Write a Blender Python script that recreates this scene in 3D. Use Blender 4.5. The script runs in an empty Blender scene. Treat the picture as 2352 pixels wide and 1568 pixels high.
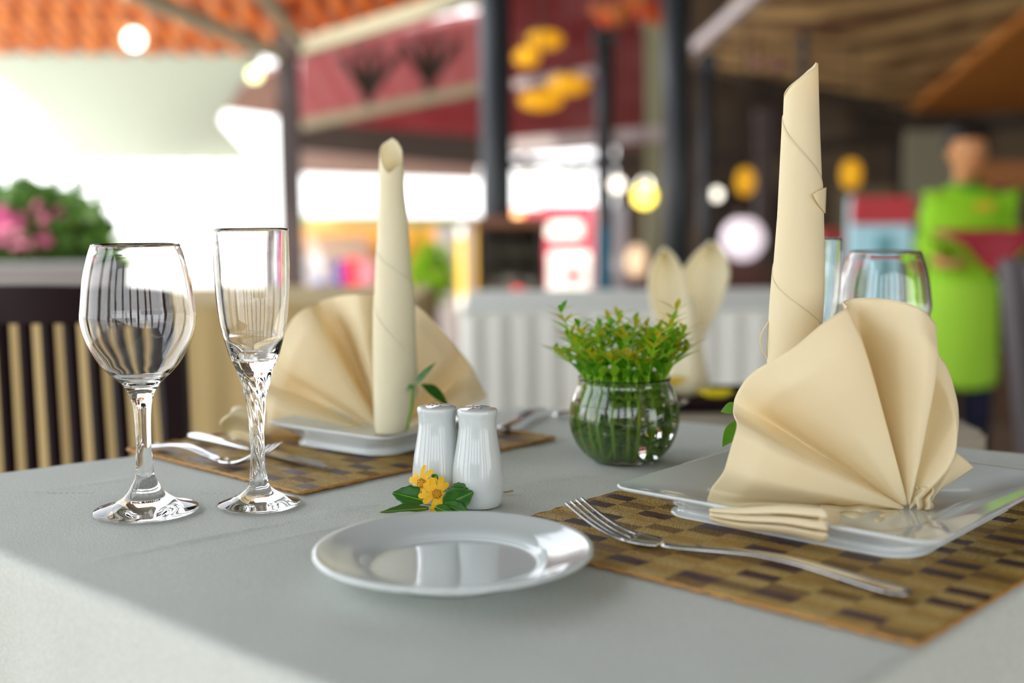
import bpy, bmesh, math, random
from mathutils import Vector, Matrix
random.seed(7)
PI = math.pi
sc = bpy.context.scene
C = sc.collection

# ------------------------------------------------------------------ camera
W, H, F, PITCH, ROLL, CZ = 2352, 1568, 2770.2, .1096, -.008, .97
cp, sp, cr, sr = math.cos(PITCH), math.sin(PITCH), math.cos(ROLL), math.sin(ROLL)
r0, up0, fw = Vector((1, 0, 0)), Vector((0, sp, cp)), Vector((0, cp, -sp))
Rv = r0*cr + up0*sr
Uv = up0*cr - r0*sr
cam = bpy.data.cameras.new('camera')
cam.sensor_width = 36; cam.lens = F/W*36
cam.clip_start = .02; cam.clip_end = 300
cam.dof.use_dof = True; cam.dof.focus_distance = .885; cam.dof.aperture_fstop = 2.7
cam.dof.aperture_blades = 0
co = bpy.data.objects.new('camera', cam); C.objects.link(co)
M = Matrix(((Rv.x, Uv.x, -fw.x, 0), (Rv.y, Uv.y, -fw.y, 0), (Rv.z, Uv.z, -fw.z, CZ), (0, 0, 0, 1)))
co.matrix_world = M
sc.camera = co

# ------------------------------------------------------------------ world, exposure
w = bpy.data.worlds.new('sky'); sc.world = w; w.use_nodes = True
nt = w.node_tree; bg = nt.nodes['Background']
tc = nt.nodes.new('ShaderNodeTexCoord'); sx = nt.nodes.new('ShaderNodeSeparateXYZ')
rmp = nt.nodes.new('ShaderNodeValToRGB')
rmp.color_ramp.elements[0].position = .0; rmp.color_ramp.elements[0].color = (1, 1, 1, 1)
rmp.color_ramp.elements[1].position = .7; rmp.color_ramp.elements[1].color = (.80, .88, 1, 1)
nt.links.new(tc.outputs['Generated'], sx.inputs[0]); nt.links.new(sx.outputs[2], rmp.inputs[0])
nt.links.new(rmp.outputs[0], bg.inputs[0]); bg.inputs[1].default_value = 2.8
sun = bpy.data.lights.new('sun', 'SUN'); sun.energy = 4.0; sun.angle = .02; sun.color = (1, .93, .8)
so = bpy.data.objects.new('sun', sun); C.objects.link(so)
so.rotation_euler = (math.radians(32), math.radians(-26), 0)
sc.view_settings.view_transform = 'Standard'; sc.view_settings.look = 'None'
sc.view_settings.exposure = 0.28; sc.view_settings.gamma = 1; sc.view_settings.use_curve_mapping = False
sc.cycles.use_denoising = True
sc.cycles.max_bounces = 14; sc.cycles.transmission_bounces = 14; sc.cycles.glossy_bounces = 6
sc.cycles.diffuse_bounces = 5; sc.cycles.transparent_max_bounces = 16
sc.cycles.sample_clamp_indirect = 8

# ------------------------------------------------------------------ pixel -> place (for measuring positions)
def ray(u, v):
    a, b = u-W/2, v-H/2
    uu, vv = cr*a+sr*b, -sr*a+cr*b
    dx, dy, dz = uu/F, 1, -vv/F
    return Vector((dx, dy*cp+dz*sp, -dy*sp+dz*cp))
CAM = Vector((0, 0, CZ))
def T(u, v, z=.75):
    d = ray(u, v); return CAM + d*((z-CZ)/d.z)
def at(u, v, Y):
    d = ray(u, v); return CAM + d*(Y/d.y)
D1 = Vector((.683, .730, 0)); D2 = Vector((-.730, .683, 0))

# ------------------------------------------------------------------ materials
MATS = {}
def mat(name, col, rough=.5, metal=0, trans=0, ior=1.5, emit=None, es=1, sheen=0, coat=0, translucent=0, noise=None, bump=None, sss=0, spec=.5, tcol=None):
    m = bpy.data.materials.new(name); m.use_nodes = True
    n = m.node_tree; b = n.nodes['Principled BSDF']
    b.inputs['Base Color'].default_value = (*col, 1)
    b.inputs['Roughness'].default_value = rough; b.inputs['Metallic'].default_value = metal
    b.inputs['Transmission Weight'].default_value = trans; b.inputs['IOR'].default_value = ior
    b.inputs['Sheen Weight'].default_value = sheen; b.inputs['Coat Weight'].default_value = coat
    b.inputs['Specular IOR Level'].default_value = spec
    if sss:
        b.inputs['Subsurface Weight'].default_value = sss; b.inputs['Subsurface Radius'].default_value = (.01, .006, .003); b.inputs['Subsurface Scale'].default_value = 1
    if emit: b.inputs['Emission Color'].default_value = (*emit, 1); b.inputs['Emission Strength'].default_value = es
    if noise:   # (scale, other colour, stretch)
        t = n.nodes.new('ShaderNodeTexCoord'); mp = n.nodes.new('ShaderNodeMapping'); mp.inputs['Scale'].default_value = noise[2]
        z = n.nodes.new('ShaderNodeTexNoise'); z.inputs['Scale'].default_value = noise[0]; z.inputs['Detail'].default_value = 4
        r = n.nodes.new('ShaderNodeValToRGB'); r.color_ramp.elements[0].position = .35; r.color_ramp.elements[1].position = .65
        r.color_ramp.elements[0].color = (*col, 1); r.color_ramp.elements[1].color = (*noise[1], 1)
        n.links.new(t.outputs['Object'], mp.inputs[0]); n.links.new(mp.outputs[0], z.inputs[0]); n.links.new(z.outputs[0], r.inputs[0]); n.links.new(r.outputs[0], b.inputs['Base Color'])
    if bump:    # (scale, distance, stretch)
        t = n.nodes.new('ShaderNodeTexCoord'); mp = n.nodes.new('ShaderNodeMapping'); mp.inputs['Scale'].default_value = bump[2]
        z = n.nodes.new('ShaderNodeTexNoise'); z.inputs['Scale'].default_value = bump[0]; z.inputs['Detail'].default_value = 3
        bp = n.nodes.new('ShaderNodeBump'); bp.inputs['Distance'].default_value = bump[1]; bp.inputs['Strength'].default_value = 1
        n.links.new(t.outputs['Object'], mp.inputs[0]); n.links.new(mp.outputs[0], z.inputs[0]); n.links.new(z.outputs[0], bp.inputs['Height']); n.links.new(bp.outputs[0], b.inputs['Normal'])
    if translucent:
        tr = n.nodes.new('ShaderNodeBsdfTranslucent'); tr.inputs[0].default_value = (*(tcol or col), 1)
        mx = n.nodes.new('ShaderNodeMixShader'); mx.inputs[0].default_value = translucent
        o = n.nodes['Material Output']
        n.links.new(b.outputs[0], mx.inputs[1]); n.links.new(tr.outputs[0], mx.inputs[2]); n.links.new(mx.outputs[0], o.inputs[0])
    MATS[name] = m
    return m
def wave(m, scale, c2, direction='X', dist=0, bumpd=0):
    n = m.node_tree; b = n.nodes['Principled BSDF']
    t = n.nodes.new('ShaderNodeTexCoord'); z = n.nodes.new('ShaderNodeTexWave'); z.bands_direction = direction
    z.inputs['Scale'].default_value = scale; z.inputs['Distortion'].default_value = dist; z.inputs['Detail'].default_value = 2; z.inputs['Detail Scale'].default_value = 3
    n.links.new(t.outputs['Object'], z.inputs[0])
    r = n.nodes.new('ShaderNodeValToRGB'); r.color_ramp.elements[0].color = b.inputs['Base Color'].default_value; r.color_ramp.elements[1].color = (*c2, 1)
    n.links.new(z.outputs[0], r.inputs[0]); n.links.new(r.outputs[0], b.inputs['Base Color'])
    if bumpd:
        bp = n.nodes.new('ShaderNodeBump'); bp.inputs['Distance'].default_value = bumpd
        n.links.new(z.outputs[0], bp.inputs['Height']); n.links.new(bp.outputs[0], b.inputs['Normal'])
    return m
cloth = mat('linen', (.65, .68, .625), .9, sheen=.05, noise=(500, (.55, .575, .525), (1, 1, 1)), bump=(900, .0005, (1, 1, 1)))
napk = mat('napkin_cotton', (.95, .88, .60), .85, sheen=.05, translucent=.26, tcol=(.97, .65, .07), bump=(900, .00012, (1, 1, 3)))
napk2 = mat('napkin_cotton_pale', (.95, .90, .66), .85, sheen=.05, translucent=.22, tcol=(.95, .76, .18))
glass = mat('clear_glass', (1, 1, 1), 0, trans=1, ior=1.5)
water = mat('water', (.97, 1, .97), 0, trans=1, ior=1.33)
porc = mat('porcelain', (.65, .70, .695), .05, coat=.3)
steel = mat('steel', (.72, .72, .74), .13, metal=1)
dsteel = mat('dark_holes', (.03, .03, .03), .6)
straw = wave(mat('straw', (.30, .16, .02), .5), 150, (.62, .38, .07), 'X', 4, .0010)
straw_b = wave(mat('straw_pale', (.36, .21, .04), .5), 150, (.74, .53, .17), 'Y', 4, .0010)
straw_c = wave(mat('straw_brown', (.15, .075, .015), .5), 150, (.32, .18, .04), 'Y', 4, .0010)
maroon = wave(mat('dark_reed', (.045, .015, .014), .35), 150, (.10, .045, .045), 'X', 2, .0005)
edge_m = mat('straw_binding', (.5, .24, .05), .6)
leafg = mat('leaf_green', (.12, .42, .015), .4, translucent=.4, noise=(60, (.22, .56, .03), (1, 1, 1)))
leafy = mat('leaf_yellow', (.70, .62, .03), .45, translucent=.4)
leafl = mat('leaf_light', (.42, .74, .04), .45, translucent=.4)
leafd = mat('leaf_dark', (.02, .12, .012), .35, translucent=.15, noise=(120, (.05, .2, .015), (1, 1, 1)))
petal = mat('petal_yellow', (1, .58, .008), .5, translucent=.3)
petal_c = mat('flower_disc', (.70, .33, .02), .7)
wood_d = mat('dark_wood', (.035, .018, .014), .25, noise=(8, (.06, .03, .02), (1, 1, .1)))
wood_black = mat('dark_brown_lacquer', (.012, .003, .005), .55, spec=.12)
col_m = mat('column_dark', (.030, .034, .040), .4)
col_b = mat('column_brown', (.075, .05, .048), .5)
beam_m = mat('beam_beige', (.42, .38, .26), .7)
beam_d = mat('beam_dark', (.045, .03, .022), .7)
beam_w = mat('beam_pale_pink', (.62, .55, .55), .6)
green_post = mat('post_sage', (.36, .37, .22), .6)
tile_o = wave(mat('tile_orange', (.10, .035, .015), .7, translucent=.25, tcol=(.9, .28, .03)), 2.05, (.95, .34, .04), 'X', 0)
tile_r = wave(mat('tile_red', (.50, .17, .18), .7, translucent=.4, tcol=(.6, .22, .25)), 1.6, (.62, .30, .32), 'X', 0)
redcloth = mat('red_fabric', (.30, .035, .05), .8, translucent=.35, tcol=(.5, .06, .09), noise=(1.5, (.50, .16, .18), (1, 1, 1)))
sail_m = mat('sail_fabric', (.62, .66, .58), .8, translucent=.35)
white_m = mat('white_paint', (.85, .85, .83), .5)
skirt_m = mat('skirt_white', (.86, .87, .80), .85, translucent=.15)
tan_m = mat('tan_cloth', (.54, .40, .18), .9)
bamb = wave(mat('bamboo_ceiling', (.22, .10, .05), .7), .75, (.95, .68, .30), 'DIAGONAL', 3.5)
owood = wave(mat('orange_wood', (.60, .20, .03), .6), 2.0, (.85, .36, .07), 'Y', 0)
darkw = mat('dark_wall', (.05, .035, .025), .8, noise=(.9, (.24, .17, .10), (1, 1, 1)))
greyw = mat('grey_wall', (.30, .29, .20), .8)
yellow_m = mat('yellow_paint', (.90, .62, .03), .6)
orange_m = mat('orange_paint', (.80, .36, .05), .6)
lantern_m = mat('lantern_yellow', (.95, .62, .02), .6, translucent=.4, emit=(1, .6, .03), es=.35)
lamp_w = mat('lamp_white', (1, 1, 1), .5, emit=(1, .97, .85), es=6)
lamp_y = mat('lamp_yellow', (1, .9, .3), .5, emit=(1, .72, .08), es=4)
redlamp = mat('lamp_red', (1, .1, .1), .5, emit=(1, .02, .03), es=1.6)
red_m = mat('red_paint', (.80, .035, .05), .4)
pinkred = mat('pink_red_panel', (.85, .12, .18), .4)
blue_m = mat('blue_plastic', (.03, .06, .40), .5)
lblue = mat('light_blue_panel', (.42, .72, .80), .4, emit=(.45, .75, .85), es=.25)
cream_l = mat('lit_cabinet', (1, .96, .85), .4, emit=(1, .93, .82), es=.9)
floor_m = mat('floor_tiles', (.20, .13, .085), .5, noise=(2, (.27, .19, .12), (1, 1, 1)))
ground_m = mat('ground_pale', (.60, .57, .50), .9, noise=(1, (.68, .65, .58), (1, 1, 1)))
lime = mat('lime_fabric', (.30, .72, .012), .8, noise=(6, (.40, .80, .02), (1, 1, 1)))
limeg = mat('green_fabric', (.06, .36, .02), .8)
skin = mat('skin', (.72, .32, .12), .55, sss=.1)
hair_m = mat('black_hair', (.012, .009, .008), .5)
navy = mat('navy_fabric', (.012, .015, .045), .8)
crimson = mat('crimson_tray', (.45, .008, .03), .5)
pink_f = mat('pink_blossom', (.80, .10, .35), .6, translucent=.3, noise=(9, (.85, .35, .45), (1, 1, 1)))
grey_m = mat('grey_stone', (.34, .32, .30), .8)
chair_g = mat('grey_chair', (.16, .14, .15), .5)

# ------------------------------------------------------------------ mesh helpers
def link(name, me, m, parent=None, smooth=True):
    o = bpy.data.objects.new(name, me); C.objects.link(o)
    if m is not None:
        for mm in (m if isinstance(m, (list, tuple)) else [m]): me.materials.append(mm)
    if smooth:
        for p in me.polygons: p.use_smooth = True
    if parent: o.parent = parent
    return o
def tag(o, label, cat, group=None, kind=None):
    if label: o['label'] = label
    if cat: o['category'] = cat
    if group: o['group'] = group
    if kind: o['kind'] = kind
    return o
def thing(name, label, cat, loc=(0, 0, 0), rz=0, group=None):
    o = bpy.data.objects.new(name, None); C.objects.link(o); o.location = loc; o.rotation_euler = (0, 0, rz)
    o.empty_display_size = .05
    return tag(o, label, cat, group)
def struct(o): o['kind'] = 'structure'; return o
def rel(v, o): # world point to local of thing with z rotation
    p = Vector(v)-o.location; a = -o.rotation_euler.z
    return Vector((p.x*math.cos(a)-p.y*math.sin(a), p.x*math.sin(a)+p.y*math.cos(a), p.z))
def pydata(name, V, Fc):
    me = bpy.data.meshes.new(name); me.from_pydata([tuple(v) for v in V], [], Fc); me.update(); return me
def fixn(me):
    bm = bmesh.new(); bm.from_mesh(me); bmesh.ops.recalc_face_normals(bm, faces=bm.faces); bm.to_mesh(me); bm.free(); return me
def grid(fn, nu, nv, closeu=False, name='m'):
    V = [fn(i/(nu if closeu else nu-1), j/(nv-1)) for j in range(nv) for i in range(nu)]
    Fc = []
    for j in range(nv-1):
        for i in range(nu if closeu else nu-1):
            a = j*nu+i; b = j*nu+(i+1) % nu
            Fc.append((a, b, b+nu, a+nu))
    return pydata(name, V, Fc)
def lathe(prof, n=64, mod=None, name='m'):
    V, Fc, rows = [], [], []
    for r, z in prof:
        if r < 1e-6: rows.append([len(V)]); V.append((0, 0, z))
        else:
            st = len(V)
            for i in range(n):
                t = 2*PI*i/n; k = mod(t, r, z) if mod else 1
                V.append((r*k*math.cos(t), r*k*math.sin(t), z))
            rows.append(list(range(st, st+n)))
    for a, b in zip(rows, rows[1:]):
        for i in range(n):
            j = (i+1) % n
            if len(a) == 1 and len(b) == 1: continue
            if len(a) == 1: Fc.append((a[0], b[j], b[i]))
            elif len(b) == 1: Fc.append((a[i], a[j], b[0]))
            else: Fc.append((a[i], a[j], b[j], b[i]))
    return fixn(pydata(name, V, Fc))
def smoothprof(pts, k=6):
    """Catmull-Rom through the profile points"""
    out = []
    P = [pts[0]]+list(pts)+[pts[-1]]
    for i in range(1, len(P)-2):
        for s in range(k):
            t = s/k; q = []
            for c in (0, 1):
                a, b, cc, d = P[i-1][c], P[i][c], P[i+1][c], P[i+2][c]
                q.append(.5*((2*b)+(-a+cc)*t+(2*a-5*b+4*cc-d)*t*t+(-a+3*b-3*cc+d)*t**3))
            q[0] = max(0, q[0]); out.append(tuple(q))
    out.append(pts[-1]); return out
def box(x0, y0, z0, x1, y1, z1, bev=.0, name='m'):
    bm = bmesh.new()
    bmesh.ops.create_cube(bm, size=1)
    for v in bm.verts:
        v.co = Vector(((x0+x1)/2+v.co.x*(x1-x0), (y0+y1)/2+v.co.y*(y1-y0), (z0+z1)/2+v.co.z*(z1-z0)))
    if bev: bmesh.ops.bevel(bm, geom=bm.edges[:], offset=bev, segments=2, affect='EDGES')
    me = bpy.data.meshes.new(name); bm.to_mesh(me); bm.free(); return me
def tube(pts, rad, n=12, flat=1.0, name='m', cap=True, upv=Vector((0, 0, 1))):
    """tube along points; rad = number or list; flat squeezes along the up side"""
    V, Fc = [], []; pts = [Vector(p) for p in pts]; N = len(pts)
    rad = rad if isinstance(rad, (list, tuple)) else [rad]*N
    flat = flat if isinstance(flat, (list, tuple)) else [flat]*N
    for i, p in enumerate(pts):
        d = (pts[min(i+1, N-1)]-pts[max(i-1, 0)]).normalized()
        uu = upv if abs(d.dot(upv)) < .95 else Vector((0, 1, 0))
        s = d.cross(uu).normalized(); t = s.cross(d).normalized()
        for k in range(n):
            a = 2*PI*k/n; V.append(p+s*math.cos(a)*rad[i]+t*math.sin(a)*rad[i]*flat[i])
    for i in range(N-1):
        for k in range(n):
            a = i*n+k; b = i*n+(k+1) % n; Fc.append((a, b, b+n, a+n))
    if cap: Fc.append(tuple(range(n))[::-1]); Fc.append(tuple(range((N-1)*n, N*n)))
    return fixn(pydata(name, V, Fc))
def bar(a, b, wx, wy=None, upv=Vector((0, 0, 1))):
    """square-section bar from a to b"""
    a, b = Vector(a), Vector(b); wy = wy or wx
    d = (b-a).normalized(); uu = upv if abs(d.dot(upv)) < .95 else Vector((0, 1, 0))
    s = d.cross(uu).normalized()*wx/2; t = d.cross(s).normalized()*wy/2
    V = [a-s-t, a+s-t, a+s+t, a-s+t, b-s-t, b+s-t, b+s+t, b-s+t]
    return fixn(pydata('bar', V, [(0, 1, 2, 3), (4, 5, 6, 7), (0, 1, 5, 4), (1, 2, 6, 5), (2, 3, 7, 6), (3, 0, 4, 7)]))
def join(meshes, name='m'):
    bm = bmesh.new()
    for m in meshes: bm.from_mesh(m)
    me = bpy.data.meshes.new(name); bm.to_mesh(me); bm.free(); return me
def ellipsoid(c, r, n=20, m=12, name='m'):
    return lathe_at([(math.sin(PI*i/m), -math.cos(PI*i/m)) for i in range(m+1)], c, r, n)
def lathe_at(prof, c, r, n=20):
    me = lathe([(max(0, a) if a > 1e-5 else 0, b) for a, b in prof], n)
    for v in me.vertices: v.co = Vector((v.co.x*r[0]+c[0], v.co.y*r[1]+c[1], v.co.z*r[2]+c[2]))
    return me
def solid(o, t, off=0):
    m = o.modifiers.new('solid', 'SOLIDIFY'); m.thickness = t; m.offset = off; return o
def subsurf(o, l=1):
    m = o.modifiers.new('sub', 'SUBSURF'); m.levels = l; m.render_levels = l; return o
def remesh(o, vox, sm=4):
    m = o.modifiers.new('re', 'REMESH'); m.mode = 'VOXEL'; m.voxel_size = vox; m.use_smooth_shade = True
    s = o.modifiers.new('sm', 'SMOOTH'); s.iterations = sm; s.factor = .5; return o
def lerp(tab, x):
    if x <= tab[0][0]: return tab[0][1]
    for (a, va), (b, vb) in zip(tab, tab[1:]):
        if x <= b:
            t = (x-a)/(b-a); return va+(vb-va)*t
    return tab[-1][1]
def slerp(tab, x):
    if x <= tab[0][0]: return tab[0][1]
    for (a, va), (b, vb) in zip(tab, tab[1:]):
        if x <= b:
            t = (x-a)/(b-a); t = t*t*(3-2*t); return va+(vb-va)*t
    return tab[-1][1]

def pch(tab, x):
    """monotone cubic through sorted (x, y) pairs"""
    n = len(tab)
    if x <= tab[0][0]: return tab[0][1]
    if x >= tab[-1][0]: return tab[-1][1]
    h = [tab[i+1][0]-tab[i][0] for i in range(n-1)]; d = [(tab[i+1][1]-tab[i][1])/h[i] for i in range(n-1)]
    def sl(i):
        if i == 0: return d[0]
        if i == n-1: return d[-1]
        if d[i-1]*d[i] <= 0: return 0
        w1 = 2*h[i]+h[i-1]; w2 = h[i]+2*h[i-1]
        return (w1+w2)/(w1/d[i-1]+w2/d[i])
    for i in range(n-1):
        if x <= tab[i+1][0]:
            t = (x-tab[i][0])/h[i]; a, b = sl(i)*h[i], sl(i+1)*h[i]
            return (2*t**3-3*t*t+1)*tab[i][1]+(t**3-2*t*t+t)*a+(3*t*t-2*t**3)*tab[i+1][1]+(t**3-t*t)*b

# ================================================================== SETTING
# floors: raised deck under the tables, hall floor one step lower, pale ground outside
fl = struct(link('floor', box(-2.2, -3, -.06, 3.2, 3.6, 0), floor_m, smooth=False))
struct(link('floor_hall', box(-2.2, 3.6, -.26, 9, 14, -.2), floor_m, smooth=False))
struct(link('ground', box(-60, -40, -.34, 60, 80, -.27), ground_m, smooth=False))
# back wall of the hall (right side)
struct(link('wall_back', box(1.1, 12.6, -.2, 9, 12.8, 4.4), darkw, smooth=False))
struct(link('wall_right', box(8.0, 3, -.2, 8.2, 12.6, 4.4), darkw, smooth=False))

def slab(name, pts, th, m, parent=None):
    """thick panel from a planar polygon"""
    P = [Vector(p) for p in pts]; n = (P[1]-P[0]).cross(P[2]-P[0]).normalized()
    if n.z < 0: n = -n
    N = len(P); V = P+[p+n*th for p in P]
    Fc = [tuple(range(N)), tuple(range(N, 2*N))]+[(i, (i+1) % N, (i+1) % N+N, i+N) for i in range(N)]
    return link(name, fixn(pydata(name, V, Fc)), m, parent, smooth=False)
# roof over the table side (above and right of the view)
struct(slab('ceiling', [(-2.3, -3.0, 2.75), (9, -3.0, 2.75), (9, 5.2, 3.3), (-2.3, 5.2, 3.3)], .06, mat('ceiling_thatch', (.10, .095, .075), .9, noise=(3, (.17, .155, .12), (1, 8, 1)))))
struct(slab('ceiling', [(-.6, 5.2, 3.3), (9, 5.2, 3.3), (9, 13.2, 3.45), (-.6, 13.2, 3.45)], .06, MATS['dark_wall']))
struct(link('wall_right', box(5.0, -1.2, 0, 5.2, 3.4, 3.0), darkw, smooth=False))  # unseen wall added to block sky light from the right
for k, (x, y) in enumerate(((-2.1, -2.6), (-1.1, -2.8), (-.1, -2.8), (.9, -2.8), (2.1, -2.8), (3.1, -2.8), (-2.15, -1.2), (-2.15, .0), (-2.15, 1.2))):  # unseen posts added as occluders, for streaked reflections in glass and porcelain
    t = struct(link('pillar', box(-.11, -.11, 0, .11, .11, 2.8, .01), col_b, smooth=False)); t.location = (x, y, 0)
struct(link('wall_occluder', box(-5, -6.2, -.27, 1.2, -6, 1.5), darkw, smooth=False))  # unseen dark wall added behind the camera as an occluder for reflections
# sloping mat ceilings in the hall, seen at the upper right
struct(slab('ceiling_mat', [at(1560, 150, 10.5), at(1775, -60, 6.5), at(2700, -60, 6.5), at(2900, 60, 7.5), at(2080, 250, 10.5)], .06, bamb))
struct(slab('ceiling_boards', [at(2095, 258, 10.3), at(2360, 40, 7.2), at(2800, 40, 7.2), at(2900, 250, 10.3)], .06, owood))

def post(name, u, v0, v1, wpx, Y, m, label, cat='column', sq=True, group=None):
    a = at(u, v0, Y); b = at(u, v1, Y); wd = wpx/F*Y
    x = (a.x+b.x)/2
    t = thing(name, label, cat, (x, Y, b.z), 0, group)
    hgt = a.z-b.z
    if sq: link('shaft', box(-wd/2, -wd/2, 0, wd/2, wd/2, hgt, .008), m, t, False)
    else: link('shaft', lathe([(0, 0), (wd/2, 0), (wd/2, hgt), (0, hgt)], 32), m, t)
    link('footing', box(-wd*.7, -wd*.7, 0, wd*.7, wd*.7, .12, .01), m, t, False)
    link('capital', box(-wd*.62, -wd*.62, hgt-.12, wd*.62, wd*.62, hgt, .01), m, t, False)
    return t
def zfoot(u, Y, z=-.2):   # pixel row where a point stands on height z at depth Y
    lo, hi = 300, 4000
    for _ in range(40):
        mid = (lo+hi)/2
        if at(u, mid, Y).z > z: lo = mid
        else: hi = mid
    return lo
post('roof_post', 671, 80, zfoot(671, 6.5), 46, 6.5, col_b, 'brown square roof post behind the champagne flute, at the edge of the open side')
post('roof_column', 1141, -120, zfoot(1141, 5.6), 72, 5.6, col_m, 'thick dark column left of the yellow paper lanterns', sq=False)
post('roof_column', 1388, 60, zfoot(1388, 8.5), 42, 8.5, col_m, 'slimmer dark column just right of the red drinks fridge', sq=False)
post('roof_column', 1553, -120, zfoot(1553, 6.5), 66, 6.5, col_m, 'thick dark column rising behind the rabbit-ear napkin', sq=False)
post('roof_post', 1500, 40, zfoot(1500, 9.2), 36, 9.2, green_post, 'sage green post left of the thick dark column')
post('roof_column', 1621, 120, zfoot(1621, 8), 34, 8, col_m, 'narrow dark column just right of the thick one', sq=False)
post('roof_post', 1750, 250, zfoot(1750, 10), 30, 10, col_b, 'thin brown post in the hall left of the tall napkin spire')
for u, v0, v1, Y, wd, lab in ((1845, -150, 330, 8, 20, 'thin black pipe hanging from the ceiling beside the tall napkin spire'),):
    a = at(u, v0, Y); b = at(u, v1, Y)
    tag(link('hanging_pipe', tube([a, (a+b)/2, b], wd/2/F*Y), col_m), lab, 'pipe')

def beam(name, p, q, wpx, Y, m, label):
    o = link(name, bar(p, q, wpx/F*Y, wpx/F*Y), m, None, False)
    return tag(o, label, 'beam')
beam('rafter', at(285, -25, 5.2), at(640, 125, 6.4), 27, 6, beam_m, 'pale diagonal rafter crossing the orange tiles at upper left')
beam('rafter', at(590, -25, 5.6), at(690, 95, 6.3), 22, 6, beam_m, 'short pale rafter coming down to the brown post top')
beam('rafter', at(690, 112, 6.5), at(1125, -22, 6.1), 34, 6.3, beam_m, 'pale rafter rising from the brown post to the thick dark column')
beam('tie_beam', at(690, 287, 7.6), at(1110, 200, 7.4), 24, 7.5, beam_m, 'greenish pale tie beam below the pink roof')
beam('tie_beam', at(690, 312, 8.2), at(1110, 350, 8.0), 66, 8, beam_d, 'dark brown beam under the pink roof, left of the thick column')
beam('tie_beam', at(1180, 195, 8.8), at(1380, 160, 8.8), 18, 8.8, beam_w, 'pale pinkish beam behind the lower yellow lanterns')
beam('tie_beam', at(1175, 335, 9.0), at(1520, 305, 9.0), 30, 9, beam_w, 'pale beam between the dark columns below the lanterns')
beam('tie_beam', at(1175, 378, 9.3), at(1500, 372, 9.3), 26, 9, beam_d, 'dark beam directly under the pale one between the columns')
beam('tube_light_batten', at(1590, 118, 7.5), at(1760, -30, 6.5), 26, 7, beam_w, 'white diagonal batten beside the bamboo mat ceiling')
beam('ceiling_beam', at(1590, 130, 10.2), at(2080, 262, 10.2), 26, 10, beam_d, 'dark beam along the lower edge of the bamboo mat ceiling')
beam('ceiling_beam', at(1600, 372, 10.6), at(2420, 268, 10.6), 30, 10, beam_d, 'dark beam crossing behind the waiter in green')
beam('ceiling_beam', at(2060, 300, 10.9), at(2060, 560, 10.9), 26, 10, beam_d, 'upright dark timber in the hall left of the waiter')

# orange tiled roof, underside, upper left: courses of barrel tiles
def tile_roof(name, e0, e1, t0, t1, nx, ny, amp, m, label):
    e0, e1, t0, t1 = map(Vector, (e0, e1, t0, t1))
    nrm = (e1-e0).cross(t0-e0).normalized()
    def fn(u, v):
        k = v*ny; f = k-math.floor(k) if v < 1 else 1
        p = (e0*(1-u)+e1*u)*(1-v)+(t0*(1-u)+t1*u)*v
        return p+nrm*(amp*abs(math.sin(PI*u*nx))+amp*.8*f)
    o = solid(link(name, grid(fn, nx*8+1, ny*6+1), m), .012)
    return tag(o, label, 'roof')
tile_roof('tiled_roof', at(-160, 107, 8), at(655, 112, 8), at(-160, -60, 6.3), at(680, -60, 6.3), 12, 3, .05, tile_o, 'orange tiled roof edge at upper left above the white sail')
tile_roof('tiled_roof', at(640, 85, 8), at(1120, 0, 8), at(640, -60, 6.6), at(1120, -70, 6.6), 9, 3, .04, tile_o, 'smaller orange tiled roof strip left of the thick dark column')
beam('gutter', at(-160, 112, 8.05), at(655, 116, 8.05), 13, 8, beam_d, 'dark eave board under the orange roof tiles')
# pink / red roof field with branching struts
tag(slab('pink_roof', [at(690, 282, 10.5), at(1110, 210, 10.5), at(1110, 40, 8.6), at(690, 110, 8.6)], .05, tile_r), 'pink red roof field left of the thick dark column', 'roof')
tag(slab('pink_roof', [at(720, 318, 11.5), at(1105, 335, 11.5), at(1105, 215, 10.4), at(760, 282, 10.4)], .05, redcloth), 'low red roof sliver above the dark brown beam', 'roof')
tag(slab('red_roof', [at(1165, 360, 12.2), at(1520, 330, 12.2), at(1560, -40, 8.8), at(1165, -40, 8.8)], .05, redcloth), 'dim red cloth roof behind the yellow lanterns', 'roof')
for (u, v) in ((845, 205), (985, 175)):
    t = thing('branching_strut', 'dark strut splitting into branches, %s of two under the pink roof' % ('left' if u < 900 else 'right'), 'strut', at(u, v+15, 8.2))
    q = at(u, v+15, 8.2)
    link('stem', tube([Vector((0, 0, -.16)), Vector((0, 0, 0))], .035), beam_d, t)
    for du, dv in ((-60, -75), (-20, -95), (25, -95), (70, -80)):
        link('branch', tube([Vector((0, 0, 0)), at(u+du, v+dv, 8.0)-q], .03), beam_d, t)
tag(slab('brown_eave', [at(485, 250, 10.8), at(640, 270, 10.8), at(645, 160, 9.5), at(600, 170, 9.6)], .05, wave(mat('brown_tiles', (.38, .22, .17), .7, translucent=.4), 2, (.5, .3, .24), 'X')), 'small brown tiled eave left of the brown post', 'roof')
tag(slab('brown_eave', [at(690, 402, 12.5), at(1100, 415, 12.5), at(1100, 330, 11.3), at(690, 325, 11.3)], .05, mat('brown_pink_tiles', (.50, .36, .33), .7, translucent=.4)), 'faded brown roof edge far behind the left napkin spire', 'roof')

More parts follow.
